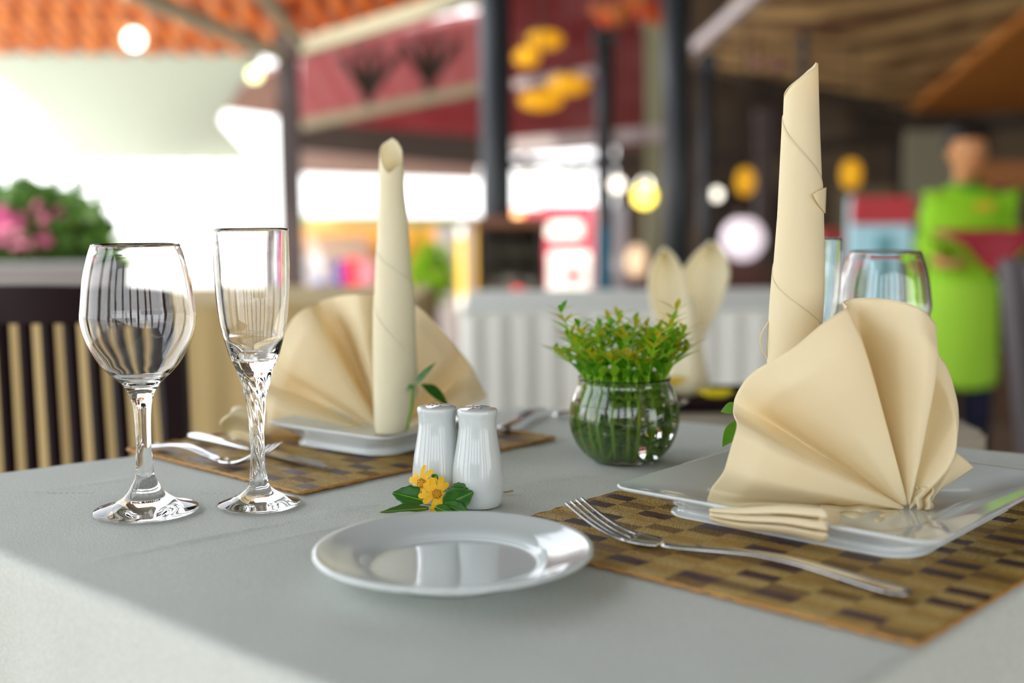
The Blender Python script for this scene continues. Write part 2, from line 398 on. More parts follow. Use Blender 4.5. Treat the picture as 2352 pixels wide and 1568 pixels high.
# white sail canopy
def sail_fn(u, v):
    p0, p1, p2, p3 = at(-90, 118, 8.2), at(610, 122, 8.2), at(590, 372, 13), at(110, 372, 13)
    p = (p0*(1-u)+p1*u)*(1-v)+(p3*(1-u)+p2*u)*v
    s = 4*(u-.5)**2; p.z -= .25*math.sin(PI*v)*(1-s)
    sq = (1-abs(2*v-1))*.5*(abs(2*u-1)); p.x += -.45*sq*(1.6 if u > .5 else -1)
    return p
cn = thing('sail_canopy', 'greyish white sail canopy stretched below the orange roof', 'canopy', (0, 0, 0))
solid(link('fabric', grid(sail_fn, 24, 20), sail_m, cn), .006)
link('pole', tube([at(20, 120, 8.6), at(250, 290, 11)], .03), beam_w, cn)
link('pole', tube([at(250, 290, 11), at(150, 360, 11)], .05), beam_w, cn)
link('valance', grid(lambda u, v: at(100+u*500, 355+v*12+(25 if 0 else 0)+8*abs(math.sin(u*PI*7))*v, 13), 90, 4), sail_m, cn)

# ---------------- left outdoors
def bush(name, label, c, r, nl, m, nf=0, fm=None, cat='bush', seed=1, ls=.05):
    rnd = random.Random(seed); t = thing(name, label, cat, (c[0], c[1], c[2]-r[2]))
    V, Fc, mi = [], [], []
    for i in range(nl):
        a, b = rnd.uniform(0, 2*PI), rnd.uniform(-1, 1); k = rnd.uniform(.45, 1)**.5*(1+.25*math.sin(3*a+seed)*math.cos(4*b))
        p = Vector((math.cos(a)*math.sqrt(1-b*b)*r[0]*k, math.sin(a)*math.sqrt(1-b*b)*r[1]*k, b*r[2]*k+r[2]))
        d = Vector((rnd.uniform(-1, 1), rnd.uniform(-1, 1), rnd.uniform(-.3, 1))).normalized()*ls
        s = d.cross(Vector((rnd.uniform(-1, 1), rnd.uniform(-1, 1), rnd.uniform(-1, 1)))).normalized()*ls*.35
        n = len(V); V += [p, p+d*.5+s, p+d, p+d*.5-s]; Fc.append((n, n+1, n+2, n+3))
    me = pydata('foliage', V, Fc); link('foliage', me, m, t, False)
    link('stem', tube([(0, 0, -max(.05, c[2]-r[2]+.25)), (0, 0, r[2])], .03), wood_d, t)
    for i in range(nf):
        a, b = rnd.uniform(0, 2*PI), rnd.uniform(-.2, 1)
        p = Vector((math.cos(a)*r[0]*.8-.06, -abs(math.sin(a))*r[1]*.9, b*r[2]*.7+r[2]*.95)); q = rnd.uniform(.018, .034)
        link('blossom', ellipsoid(p, (q, q, q*.8), 12, 8), fm, t)
    return t
c = at(75, 545, 4.35)
bush('flowering_bush', 'leafy bush with pink blossoms behind the dark chair', (c.x, 4.35, c.z), (.27, .2, .17), 1300, mat('bush_leaf', (.09, .20, .03), .5, translucent=.3), 120, pink_f, seed=3, ls=.07)
c = at(10, 560, 4.8)
bush('flowering_bush', 'darker reddish green bush at the far left edge', (c.x-.1, 4.9, c.z), (.2, .2, .2), 700, leafg, 5, pink_f, seed=5, ls=.07)
c = at(190, 590, 5.3)
bush('leafy_bush', 'pale yellow green bush right of the pink blossoms', (c.x, 5.3, c.z), (.16, .18, .12), 500, leafl, 0, None, seed=8, ls=.06)
a = at(-60, 612, 3.6); b = at(215, 650, 3.6)
tag(link('planter_wall', box(a.x-.6, 3.6, -.26, b.x, 3.9, a.z, .01), mat('planter_stone', (.15, .14, .14), .8), None, False), 'grey stone planter ledge below the pink flowering bush', 'planter')

def pbox(name, u0, v0, u1, v1, Y, dep, m, label, cat, bev=.01, toground=None):
    p = at(u0, v0, Y); q = at(u1, v1, Y); z0 = q.z if toground is None else toground
    t = thing(name, label, cat, ((p.x+q.x)/2, Y, z0))
    wd = (q.x-p.x)/2; t['_w'] = wd
    link('body', box(-wd, 0, 0, wd, dep, p.z-z0, bev), m, t, False)
    return t, wd, p.z-z0
# white tent row and stalls far left-centre
def stall(u0, u1, vtop, vroof, Y, mroof, mpost, label):
    p = at(u0, vtop, Y); q = at(u1, vroof, Y); t = thing('market_stall', label, 'stall', ((p.x+q.x)/2, Y, -.27))
    hw = (q.x-p.x)/2; zr, zt = q.z+.27, p.z+.27
    V = [(-hw, 0, zr), (hw, 0, zr), (hw, 1.6, zr), (-hw, 1.6, zr), (0, .8, zt)]
    solid(link('roof', fixn(pydata('r', V, [(0, 1, 4), (1, 2, 4), (2, 3, 4), (3, 0, 4)])), mroof, t, False), .03)
    for sx_ in (-1, 1):
        for yy in (.05, 1.5): link('leg', bar((sx_*hw*.95, yy, 0), (sx_*hw*.95, yy, zr), .05), mpost, t, False)
    link('valance', box(-hw, -.02, zr-.14, hw, 0, zr), mroof, t, False)
    link('counter', box(-hw*.9, .1, .0, hw*.9, .6, .85, .01), mpost, t, False)
    return t
stall(690, 880, 395, 492, 14, white_m, yellow_m, 'white peaked tent stall just right of the brown post')
stall(885, 1095, 400, 495, 17, white_m, yellow_m, 'white peaked tent stall right of the left napkin spire')
pbox('green_awning', 690, 498, 1095, 520, 12.5, .5, mat('awning_green', (.62, .66, .32), .7, translucent=.3), 'long pale green awning strip under the white tents', 'awning')
pbox('shop_front', 690, 524, 1010, 640, 13.2, .3, orange_m, 'orange painted shop front under the pale green awning', 'shop front', toground=-.27)
pbox('sign_panel', 700, 540, 850, 585, 12.9, .05, mat('peach_panel', (.85, .58, .45), .6), 'peach coloured panel on the orange shop front', 'sign', toground=-.27)
pbox('yellow_signboard', 948, 522, 975, 600, 12.8, .05, yellow_m, 'upright yellow board right of the left napkin spire', 'board', toground=-.27)
for i, (u0, v0, u1, v1, m_, nm, lab, ct) in enumerate((
    (700, 585, 745, 655, white_m, 'white_cooler', 'white cooler box nearest the brown post', 'box'),
    (765, 600, 850, 720, blue_m, 'blue_crate', 'large blue crate stack in front of the orange shop front', 'crate'),
    (790, 595, 832, 635, red_m, 'red_crate', 'red crate on top of the large blue stack', 'crate'),
    (822, 605, 858, 655, mat('pink_crate_plastic', (.80, .30, .35), .5), 'pink_crate', 'pink crate right of the red crate', 'crate'),
    (722, 650, 765, 690, mat('violet_crate_plastic', (.18, .2, .55), .5), 'violet_crate', 'violet blue crate low beside the blue stack', 'crate'),
    (690, 680, 730, 760, white_m, 'white_cooler', 'low white cooler box behind the flute rim side', 'box'))):
    pbox(nm, u0, v0, u1, v1, 11.5-.35*i, .3, m_, lab, ct, toground=-.27)
pbox('white_pillar', 1000, 520, 1050, 700, 8.5, .2, white_m, 'broad white pillar left of the yellow edged post', 'pillar', toground=-.27)
pbox('white_post', 1064, 495, 1088, 700, 7.8, .12, white_m, 'bright white post beside the thick dark column', 'post', toground=-.27)
pbox('yellow_post', 1090, 495, 1103, 700, 7.9, .12, yellow_m, 'narrow yellow post against the bright white one', 'post', toground=-.27)
c = at(985, 640, 7)
bush('leafy_bush', 'bright lime bush between the left napkin and the white pillar', (c.x, 7.4, c.z), (.12, .12, .16), 350, leafl, 0, None, seed=11, ls=.07)

# ---------------- counter, fridge and props in the middle
p = at(1105, 500, 5.0); q = at(1245, 660, 5.0); wd = (q.x-p.x)/2; hh = p.z+.2; zs = q.z+.2
t = thing('serving_counter', 'dark wooden serving counter with open shelf below the thick column', 'counter', ((p.x+q.x)/2, 5.0, -.2))
link('top', box(-wd-.02, -.05, hh-.04, wd+.02, .45, hh, .005), mat('brown_top', (.28, .10, .035), .4), t, False)
link('back_panel', box(-wd, .40, 0, wd, .43, hh-.04), greyw, t, False)
for a in (-1, 1): link('side_panel', box(a*wd-.015, 0, 0, a*wd+.015, .40, hh-.04), wood_d, t, False)
link('cupboard', box(-wd+.015, 0, 0, wd-.015, .40, zs-.03, .004), wood_d, t, False)
link('shelf', box(-wd+.015, -.01, zs-.03, wd-.015, .40, zs), greyw, t, False)
link('shelf', box(-wd+.015, .15, zs+.13, wd-.015, .40, zs+.145), greyw, t, False)
for k, (dx, rr) in enumerate(((-.075, .032), (.0, .040), (.078, .032))):
    o = link('serving_bowl', lathe(smoothprof([(0, 0), (rr*.5, .002), (rr, rr*.9), (rr*.93, rr*.9), (rr*.45, .01), (0, .01)], 3), 24), mat('bowl_grey%d' % k, (.6, .6, .5), .4))
    o.location = ((p.x+q.x)/2+dx, 5.06, zs-.2+.0005); tag(o, ['small pale bowl at the left on the dark counter shelf', 'largest pale bowl in the middle of the counter shelf', 'small pale bowl nearest the red fridge'][k], 'bowl', 'bowls on the serving counter')
t, wd, hh = pbox('drinks_fridge', 1250, 470, 1366, 730, 7.2, .5, pinkred, 'red drinks fridge with glowing white front right of the counter', 'fridge', toground=-.2)
link('door', box(-wd*.84, -.03, .15, wd*.80, 0, hh-.28, .01), cream_l, t, False)
link('header', box(-wd*.9, -.03, hh-.20, wd*.5, 0, hh-.10, .01), cream_l, t, False)
link('emblem', ellipsoid((.02, -.035, hh-.42), (.05, .012, .04)), red_m, t)
FR_ = t; pa = at(1178, 478, 7.15)-FR_.location; pb = at(1262, 512, 7.15)-FR_.location
link('banner', box(pa.x, pa.y, pb.z, pb.x, pb.y+.06, pa.z), pinkred, FR_, False)
tag(link('round_lamp', ellipsoid(at(1190, 493, 7.13), (.03, .03, .03)), mat('orange_glow', (1, .5, .2), .5, emit=(1, .45, .15), es=3)), 'orange glowing lamp on the left end of the red banner', 'lamp')
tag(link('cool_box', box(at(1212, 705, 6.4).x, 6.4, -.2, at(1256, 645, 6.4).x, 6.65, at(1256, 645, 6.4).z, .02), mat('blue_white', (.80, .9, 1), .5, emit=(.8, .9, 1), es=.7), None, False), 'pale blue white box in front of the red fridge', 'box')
t, wd, hh = pbox('teal_cloth', 1372, 520, 1402, 600, 6.9, .05, mat('teal_fabric', (.01, .17, .26), .8), 'teal cloth hanging low beside the slim dark column', 'cloth', toground=-.2)
t, wd, hh = pbox('dark_cabinet', 1378, 590, 1500, 740, 8.8, .4, mat('plum_cabinet', (.16, .06, .10), .6), 'plum dark cabinet right of the slim column', 'cabinet', toground=-.2)
t, wd, hh = pbox('dark_cabinet', 1640, 600, 1760, 740, 8.8, .4, mat('brown_cabinet', (.14, .06, .045), .6), 'brown dark cabinet between thick column and napkin spire', 'cabinet', toground=-.2)
t, wd, hh = pbox('white_sign', 1408, 470, 1440, 600, 8.4, .04, mat('whitish_sign', (.62, .66, .75), .6), 'tall pale sign right of the slim dark column', 'sign', toground=-.2)
c = at(1462, 600, 8.2)
tag(link('paper_lampshade', ellipsoid(c, (.07, .07, .11)), mat('peach_glow', (1, .75, .5), .6, emit=(1, .72, .45), es=.8)), 'peach glowing shade left of the rabbit-ear napkin', 'lamp')
link('cord', tube([c+Vector((0, 0, .1)), Vector((c.x, c.y, 3.35))], .004), wood_d, bpy.data.objects['paper_lampshade'])
# yellow lanterns
def lantern(u, v, wpx, hpx, Y, label):
    p = at(u, v, Y); rx = wpx*.47/F*Y; rz = hpx*.47/F*Y
    t = thing('paper_lantern', label, 'lantern', (p.x, p.y, p.z-rz), 0, 'yellow paper lanterns')
    prof = [(0, 0)]+[(rx*math.sin(PI*k/14)**.8, rz-rz*math.cos(PI*k/14)) for k in range(1, 14)]+[(0, 2*rz)]
    link('shade', lathe(prof, 24, lambda a, r, z: 1+.02*math.cos(12*a)), lantern_m, t)
    link('cap', lathe([(0, 2*rz), (rx*.25, 2*rz), (rx*.25, 2*rz+.03), (0, 2*rz+.03)], 16), wood_d, t)
    link('cord', tube([(0, 0, 2*rz+.02), (0, 0, 3.31-p.z+rz+(p.y-5.2)*.018)], .006), wood_d, t)
lantern(1250, 92, 92, 44, 7.8, 'uppermost flat yellow lantern right of the thick column')
lantern(1210, 131, 62, 46, 7.2, 'round yellow lantern touching the thick dark column')
lantern(1305, 195, 100, 48, 8.2, 'flat yellow lantern at the right of the lower pair')
lantern(1243, 230, 104, 48, 7.5, 'lowest flat yellow lantern right of the thick column')
lantern(1712, 417, 46, 66, 8, 'upright yellow lantern left of the tall napkin spire')
lantern(1955, 400, 50, 70, 8, 'upright yellow lantern right of the tall napkin spire')
for k, (u, v, r_, Y, m_, lab) in enumerate((
    (308, 90, .035, 7.2, lamp_w, 'white glowing bulb against the orange roof tiles'), (585, 171, .022, 7.2, mat('lime_glow', (1, 1, .6), .5, emit=(.85, 1, .45), es=3), 'pale lime bulb left of the brown post top'),
    (1418, 424, .022, 7.5, mat('warm_glow', (1, .95, .8), .5, emit=(1, .93, .78), es=3), 'small warm bulb left of the yellow glowing lamp'), (1481, 424, .020, 7.9, lamp_w, 'bright white globe above the yellow glow'),
    (1480, 450, .045, 7.0, lamp_y, 'bright yellow lamp right of the slim column'), (1645, 446, .018, 8, mat('pale_glow', (1, .97, .85), .5, emit=(1, .95, .8), es=2.5), 'small pale bulb left of the upright yellow lantern'),
    (1126, 690, .012, 4.96, mat('dim_glow', (1, 1, .9), .5, emit=(1, 1, .85), es=3), 'small pale light on the dark counter front'), (1189, 673, .014, 4.96, redlamp, 'small red light left of the pale blue box'),
    (1208, 395, .06, 9.5, mat('white_glow_soft', (1, .97, .93), .5, emit=(1, .95, .9), es=1.2), 'pale round shade right of the thick dark column'), (1706, 548, .13, 8.6, mat('pink_glow', (1, .9, .97), .5, emit=(1, .88, .97), es=.8), 'large pale pink globe left of the tall napkin spire'),
    (1740, 145, .02, 8.5, mat('plum_glow', (.35, .15, .18), .5), 'small dim globe under the bamboo mats, left of two'), (1788, 150, .02, 8.5, MATS['plum_glow'], 'small dim globe under the bamboo mats, right of two'))):
    p = at(u, v, Y); r_ += 7/F*Y
    o = thing('lamp_bulb', lab, 'lamp', p)
    link('globe', ellipsoid((0, 0, 0), (r_, r_, r_), 20, 12), m_, o); link('socket', lathe([(0, r_*.8), (r_*.35, r_*.8), (r_*.3, r_*1.5), (0, r_*1.5)], 12), wood_d, o)
    link('cord', tube([(0, 0, r_*1.4), (0, 0, (3.31-p.z+(p.y-5.2)*.018) if p.x > -.5 and Y > 5 else r_*1.4+.25)], .004), wood_d, o)
# glowing far strip seen between the columns
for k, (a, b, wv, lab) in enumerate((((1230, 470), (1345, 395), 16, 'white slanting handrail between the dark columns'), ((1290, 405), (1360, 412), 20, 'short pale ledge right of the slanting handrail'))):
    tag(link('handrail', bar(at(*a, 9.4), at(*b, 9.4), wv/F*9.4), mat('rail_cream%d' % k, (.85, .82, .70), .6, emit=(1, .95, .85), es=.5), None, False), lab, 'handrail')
# orange red paper garland at top centre
g = thing('paper_garland', 'garland of red and orange paper flowers at the top between the columns', 'decoration', at(1440, 5, 7.6))
gp = []
for k in range(7):
    u = 1375+k*22; v = 28+22*math.sin(k*1.3); p = at(u, v, 7.6)-g.location; q = .05+.015*(k % 3); gp.append(p)
    me = lathe([(0, 0), (q, q*.5), (q*.8, q), (0, q*.7)], 20, lambda a, r, z: 1+.25*math.cos(6*a))
    me.transform(Matrix.Translation(p) @ Matrix.Rotation(1.2, 4, 'X'))
    link('paper_flower', me, mat('garland%d' % k, ((.80, .10, .02) if k % 2 else (.75, .22, .05)), .7), g)
link('string', tube([Vector((gp[0].x-.1, 0, 3.33-g.location.z))]+gp+[Vector((gp[-1].x+.1, 0, 3.33-g.location.z))], .006), wood_d, g)
# hall props at right
pbox('grey_screen', 2085, 300, 2195, 430, 9.8, .1, greyw, 'grey green wall panel behind the waiter head', 'panel', toground=-.2)
pbox('orange_screen', 2262, 372, 2420, 432, 9.6, .1, mat('orange_board', (.50, .19, .05), .6), 'orange brown board behind the waiter shoulder', 'panel', toground=-.2)
pbox('grey_screen', 1930, 430, 2060, 470, 9.8, .1, mat('olive_board', (.2, .17, .09), .7), 'olive board above the red and blue cabinet', 'panel', toground=-.2)
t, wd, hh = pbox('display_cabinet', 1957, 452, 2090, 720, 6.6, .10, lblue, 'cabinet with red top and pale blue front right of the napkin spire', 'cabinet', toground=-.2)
link('header', box(-wd*1.02, -.04, hh-.15, wd*1.02, .02, hh+.0, .01), red_m, t, False)
link('front_panel', box(-wd*.2, -.03, .3, wd*.35, -.005, hh-.2), mat('cyan_panel', (.25, .62, .68), .4), t, False)
pbox('red_box', 1893, 528, 1955, 640, 7.2, .3, mat('red_box_paint', (.62, .07, .05), .6), 'dull red box left of the red topped cabinet', 'box', toground=-.2)
c = at(1925, 660, 5.6)
bush('potted_fern', 'small dark green plant below the dull red box', (c.x, 5.6, c.z), (.07, .07, .07), 160, leafg, seed=31, ls=.06)
pbox('wooden_door', 2262, 432, 2420, 700, 9.4, .1, mat('plum_door', (.12, .06, .04), .6), 'dark door far behind the waiter at right', 'door', toground=-.2)
# grey chairs right edge
def simple_chair(name, label, loc, rz, m, sw=.44):
    t = thing(name, label, 'chair', loc, rz)
    link('seat', box(-sw/2, -.22, .42, sw/2, .22, .46, .012), m, t, False)
    for sx_ in (-1, 1):
        link('leg', bar((sx_*(sw/2-.02), -.2, 0), (sx_*(sw/2-.02), -.2, .43), .035), m, t, False)
        link('leg', bar((sx_*(sw/2-.02), .24, 0), (sx_*(sw/2-.02), .2, .43), .035), m, t, False)
        link('stile', bar((sx_*(sw/2-.02), .2, .44), (sx_*(sw/2-.02), .3, .95), .035), m, t, False)
    link('backrest', grid(lambda u, v: Vector(((u-.5)*sw, .205+.09*v+.02*math.sin(PI*u), .55+.40*v)), 10, 6), m, t); solid(t.children[-1], .02)
    return t
simple_chair('grey_chair', 'grey chair at the right edge beside the waiter', (at(2640, 800, 3.15).x, 3.15, -.13), math.radians(118), chair_g)
simple_chair('brown_chair', 'brown chair further back beside the waiter legs', (at(2330, 800, 6.2).x, 6.6, -.2), math.radians(200), wood_d)

# ================================================================== BACK TABLES
def skirted_table(name, label, x0, y0, x1, y1, z, zf, m, pleat=.056, amp=.013):
    t = thing(name, label, 'table', ((x0+x1)/2, (y0+y1)/2, zf)); hx, hy = (x1-x0)/2, (y1-y0)/2; h = z-zf
    link('tabletop', box(-hx, -hy, h-.03, hx, hy, h-.004, .004), white_m, t, False)
    for a, b in ((-1, -1), (1, -1), (-1, 1), (1, 1)): link('leg', bar((a*(hx-.05), b*(hy-.05), 0), (a*(hx-.05), b*(hy-.05), h-.03), .04), wood_d, t, False)
    per = 4*(hx+hy); N = int(per/pleat)*10
    def edge(s):
        s = s % 1*per
        if s < 2*hx: return Vector((-hx+s, -hy, 0)), Vector((0, -1, 0))
        s -= 2*hx
        if s < 2*hy: return Vector((hx, -hy+s, 0)), Vector((1, 0, 0))
        s -= 2*hy
        if s < 2*hx: return Vector((hx-s, hy, 0)), Vector((0, 1, 0))
        s -= 2*hx
        return Vector((-hx, hy-s, 0)), Vector((-1, 0, 0))
    V, Fc = [], []
    for j in range(5):
        for i in range(N):
            p, n = edge(i/N); q = j/4
            a = amp*(.35+.65*q)*(math.sin(i/10*2*PI)+.4*math.sin(i*.13))
            V.append(p+n*(.012+a)+Vector((0, 0, h-.006-q*(h-.03))))
    for j in range(4):
        for i in range(N): Fc.append((j*N+i, j*N+(i+1) % N, (j+1)*N+(i+1) % N, (j+1)*N+i))
    link('skirt', pydata('skirt', V, Fc), m, t)
    link('table_cover', box(-hx-.013, -hy-.013, h-.006, hx+.013, hy+.013, h, .003), m, t, False)
    return t
p0 = at(1072, 716, 2.6)
skirted_table('buffet_table', 'white skirted table with pleated cloth behind the fish bowl vase', p0.x, 2.6, at(1940, 716, 2.6).x, 3.3, .748, 0, skirt_m)
p0 = at(395, 690, 2.75); p1 = at(990, 690, 2.75)
skirted_table('side_table', 'tan skirted table behind the dark slatted chair', p0.x-.75, 2.75, p1.x-.05, 3.4, .757, 0, tan_m, .09, .006)
# low side stand with the rabbit-ear napkin
t = thing('low_stand', 'low cloth covered stand beyond the table carrying the rabbit-ear napkin', 'table', (.36, 1.585, 0))
link('tabletop', box(-.21, -.16, .67, .21, .16, .70, .006), mat('taupe_cloth', (.36, .31, .24), .9), t, False)
for a in (-1, 1):
    for b in (-1, 1): link('leg', bar((a*.18, b*.13, 0), (a*.18, b*.13, .68), .03), wood_d, t, False)
pt = thing('dark_tray', 'dark tray under the rabbit-ear napkin', 'tray', (.265, 1.64, .701))
link('base', box(-.10, -.07, 0, .10, .07, .008, .003), wood_black, pt, False)
link('rim', join([box(-.10, -.07, .008, .10, -.062, .016), box(-.10, .062, .008, .10, .07, .016), box(-.10, -.062, .008, -.092, .062, .016), box(.092, -.062, .008, .10, .062, .016)]), wood_black, pt, False)
def flower_simple(loc, r, label, m):
    o = thing('yellow_blossom', label, 'flower', loc)
    link('petals', lathe([(0, 0), (r*.5, r*.08), (r, r*.45), (r*.9, r*.5), (r*.4, r*.15), (0, r*.1)], 30, lambda a, q, z: 1+.18*math.cos(9*a)), m, o)
    link('disc', ellipsoid((0, 0, r*.2), (r*.25, r*.25, r*.15), 10, 6), petal_c, o)
flower_simple(Vector((.27, 1.585, .7175)), .022, 'yellow blossom lying on the dark tray', mat('yellow_petal2', (.90, .72, .01), .6))
flower_simple(at(1545, 862, 1.5)+Vector((0, 0, -.012)), .018, 'golden blossom on the stem at the rabbit-ear napkin foot', yellow_m)
link('stalk', tube([(0, 0, -(at(1545, 862, 1.5).z-.012-.705)), (0, 0, .001)], .0018), leafg, bpy.data.objects['yellow_blossom.001'])

# rabbit-ear napkin
bn = thing('rabbit_ear_napkin', 'cream napkin folded into two rabbit ears behind the fish bowl plant', 'napkin', (0, 0, 0))
base = at(1572, 925, 1.65); base.z = .717
bn.location = base
def ear(tipu, tipv, lu, wmax, back):
    tip = at(tipu, tipv, 1.65)-base
    W_ = [(0, .25), (.25, .35), (.45, .62), (.62, .92), (.76, 1), (.88, .72), (.95, .42), (1, .03)]
    def fn(u, v):
        c_ = Vector((lu*math.sin(PI*v), back, 0))+tip*v; wd = wmax*pch(W_, v); a = (u-.5)*2
        return c_+Vector((a*wd, .030*(1-a*a)*v*(1 if abs(a) < 1 else 0)-.008*math.sin(PI*v), 0))
    return fn
for (tu, tv, lu, wm, bk) in ((1528, 570, -.006, .026, 0), (1640, 555, -.004, .034, .010)):
    solid(link('ear', grid(ear(tu, tv, lu, wm, bk), 12, 24), napk2, bn), .003)
link('base_fold', lathe([(0, -.0), (.034, 0), (.026, .04), (.017, .10), (.012, .13), (0, .135)], 24, lambda a, r, z: 1+.1*math.cos(5*a)), napk2, bn)

# ================================================================== OUR TABLE
NC = T(1465, 1858); LC = T(-313, 1124); FC = T(1200, 932); RC = T(2757, 1078)
corners = [NC, RC, FC, LC]          # counter-clockwise
cen = (NC+LC+FC+RC)/4
tb = thing('dining_table', 'square dining table under the pale linen cloth in front', 'table', (cen.x, cen.y, 0))
R_ = [c_-Vector((cen.x, cen.y, c_.z)) for c_ in corners]
def inset(k): return [Vector((r.x*k, r.y*k, 0)) for r in R_]
def prism(P, z0, z1):
    n = len(P); V = [Vector((p.x, p.y, z0)) for p in P]+[Vector((p.x, p.y, z1)) for p in P]
    return fixn(pydata('p', V, [tuple(range(n)), tuple(range(n, 2*n))]+[(i, (i+1) % n, (i+1) % n+n, i+n) for i in range(n)]))
link('tabletop', prism(inset(.975), .715, .744), wood_d, tb, False)
for r in inset(.88): link('leg', bar((r.x, r.y, 0), (r.x, r.y, .716), .05), wood_d, tb, False)
# cloth: rings of a rounded quadrilateral, flat top then falling sides
def quad_ring(n, rc):
    """points + outward normal + arc parameter on the rounded quad outline (local to cen)"""
    P = R_; out = []; L = [(P[(i+1) % 4]-P[i]).length for i in range(4)]
    for i in range(4):
        a, b = P[i], P[(i+1) % 4]; d = (b-a).normalized(); d.z = 0
        nn = Vector((d.y, -d.x, 0)); k = n
        for s in range(k):
            t = s/k
            out.append((a+d*(rc+(L[i]-2*rc)*t), nn, i+t*.9))
        # corner arc
        d2_ = (P[(i+2) % 4]-b).normalized(); n2 = Vector((d2_.y, -d2_.x, 0))
        c_ = b-d*rc+d2_*rc
        a0 = math.atan2(nn.y, nn.x); a1 = math.atan2(n2.y, n2.x)
        while a1 < a0: a1 += 2*PI
        p1 = b-d*rc; 
        for s in range(8):
            q = s/8; an = a0+(a1-a0)*q; nv = Vector((math.cos(an), math.sin(an), 0))
            cc = p1-nn*rc
            out.append((cc+nv*rc, nv, i+.9+.1*q))
    return out
ring = quad_ring(150, .012)
NR_ = len(ring)
creases = [(T(150, 1298), T(720, 1186), .0011, .0028), (T(290, 1305), T(1010, 1165), .0005, .004), (T(1150, 1115), T(1420, 1085), .0008, .004), (T(0, 1140), T(380, 1085), .0006, .006),
           (T(700, 1182), T(880, 1160), .0014, .006), (T(300, 1360), T(520, 1350), .0006, .008), (T(1000, 1500), T(1500, 1420), .0006, .010)]
def topz(x, y):
    z = .0004*math.sin(x*23+1.3*math.sin(y*17))*math.cos(y*19+x*5)+.00025*math.sin(x*70+y*45)*math.sin(y*61-x*20)
    for a, b, h, wd in creases:
        ab = b-a; ap = Vector((x-a.x, y-a.y, 0)); t = max(0, min(1, ap.dot(ab)/ab.length_squared))
        d = (Vector((ap.x, ap.y, 0))-Vector((ab.x, ab.y, 0))*t)
        q = d.length/wd
        if q < 3: z += 1.6*h*math.exp(-q*q)*math.sin(PI*min(1, max(.05, t)))*(1 if 1 else 0)
    return z
V, Fc = [], []
NT = 110
for j in range(NT+1):
    k = 1-j/NT
    k = 1-(1-k)
    f = (NT-j)/NT
    s = 1-f*1.0
    s = j/NT*.999+.001
    for (p, n, _) in ring:
        q = p*s; V.append(Vector((q.x, q.y, topz(q.x+cen.x, q.y+cen.y))))
NS = [(.0035, -.0008), (.0065, -.003), (.0085, -.0065), (.0095, -.012)]+[(.0100+.02*(k/16)**1.2, -.012-.34*(k/16)) for k in range(1, 17)]
for j, (o_, z) in enumerate(NS):
    for (p, n, t) in ring:
        w_ = max(0, j-3)/16
        q = .022*w_*(math.sin(t*2*PI*2.3+.5)+.5*math.sin(t*2*PI*5.1)) + .004*w_*math.sin(t*60)
        c4 = abs((t % 1)-.95); q += .03*w_*math.exp(-(c4/.06)**2)
        V.append(p+n*(o_+q)+Vector((0, 0, z)))
rows = NT+1+len(NS)
for j in range(rows-1):
    for i in range(NR_):
        Fc.append((j*NR_+i, j*NR_+(i+1) % NR_, (j+1)*NR_+(i+1) % NR_, (j+1)*NR_+i))
Fc.append(tuple(range(NR_)))
cl = link('tablecloth', fixn(pydata('cloth', V, Fc)), cloth)
cl.location = (cen.x, cen.y, .7492)
tag(cl, 'pale grey white linen tablecloth draped over the front table', 'tablecloth')
TZ = .7502

# ---------------- glasses
def px_profile(base, v_r, x, Y):
    """(pixel row, half width in px) -> (radius, height over table)"""
    out = []
    for v, hw in v_r:
        p = at(x, v, Y); out.append((hw/F*(p-CAM).dot(fw), p.z-base))
    return out
def glass_obj(name, label, loc, outer, inner, n=96, mod=None, group=None, sc_=1):
    prof = smoothprof(outer, 6)+smoothprof(inner, 6)
    me = lathe([(r*sc_, z*sc_) for r, z in prof], n, mod)
    o = link(name, me, glass); o.location = loc
    return tag(o, label, 'glass', group)
wx, wy = -.2711, .8725
ow = px_profile(.75, [(1114, 27), (1090, 21), (1050, 18.5), (1019, 17), (972, 18), (940, 20), (918, 24), (901, 30), (888, 38), (878, 46), (866, 59), (854, 72), (830, 92), (783, 117), (736, 129), (700, 127), (642, 120), (594, 109), (563, 99)], 338, wy)
foot = [(0, .0004), (.034, .0004), (.0372, .001), (.0374, .0022), (.034, .0038), (.022, .0075), (.0145, .013), (.0105, .019)]
ow = [(0, .0004)] + foot[1:] + [(r, z) for r, z in ow if z > .0215]
rim = ow[-1]
iw = [(rim[0]-.0006, rim[1]+.0008), (rim[0]-.0011, rim[1]-.001)]+[(max(r-.0013, 0), z) for r, z in reversed(ow) if rim[1]-.004 > z > .118]+[(.027, .1115), (.0205, .1045), (.013, .0985), (.006, .0955), (0, .095)]
glass_obj('wine_glass', 'empty round wine glass on the left of the table', (wx, wy, TZ), ow, iw)
WINE = (ow, iw)
fx, fy = -.191, .888
of = px_profile(.75, [(1122, 30), (1114, 24), (1090, 18), (1067, 15.5), (1020, 15), (972, 16.5), (925, 21), (901, 25), (878, 31), (859, 37), (847, 42), (838, 47), (829, 51), (816, 56), (807, 59), (783, 66), (760, 72), (736, 77), (689, 82), (642, 84.5), (590, 86), (528, 85.5)], 594, fy)
of = [(0, .0004), (.026, .0004), (.0303, .001), (.0306, .0022), (.028, .0035), (.0195, .0065), (.0125, .0105)]+[(r, z) for r, z in of if z > .0135]
rim = of[-1]
zl = [z for r, z in of if r > 50/F*fy][7 if 0 else 0]
zi = px_profile(.75, [(824, 0)], 594, fy)[0][1]
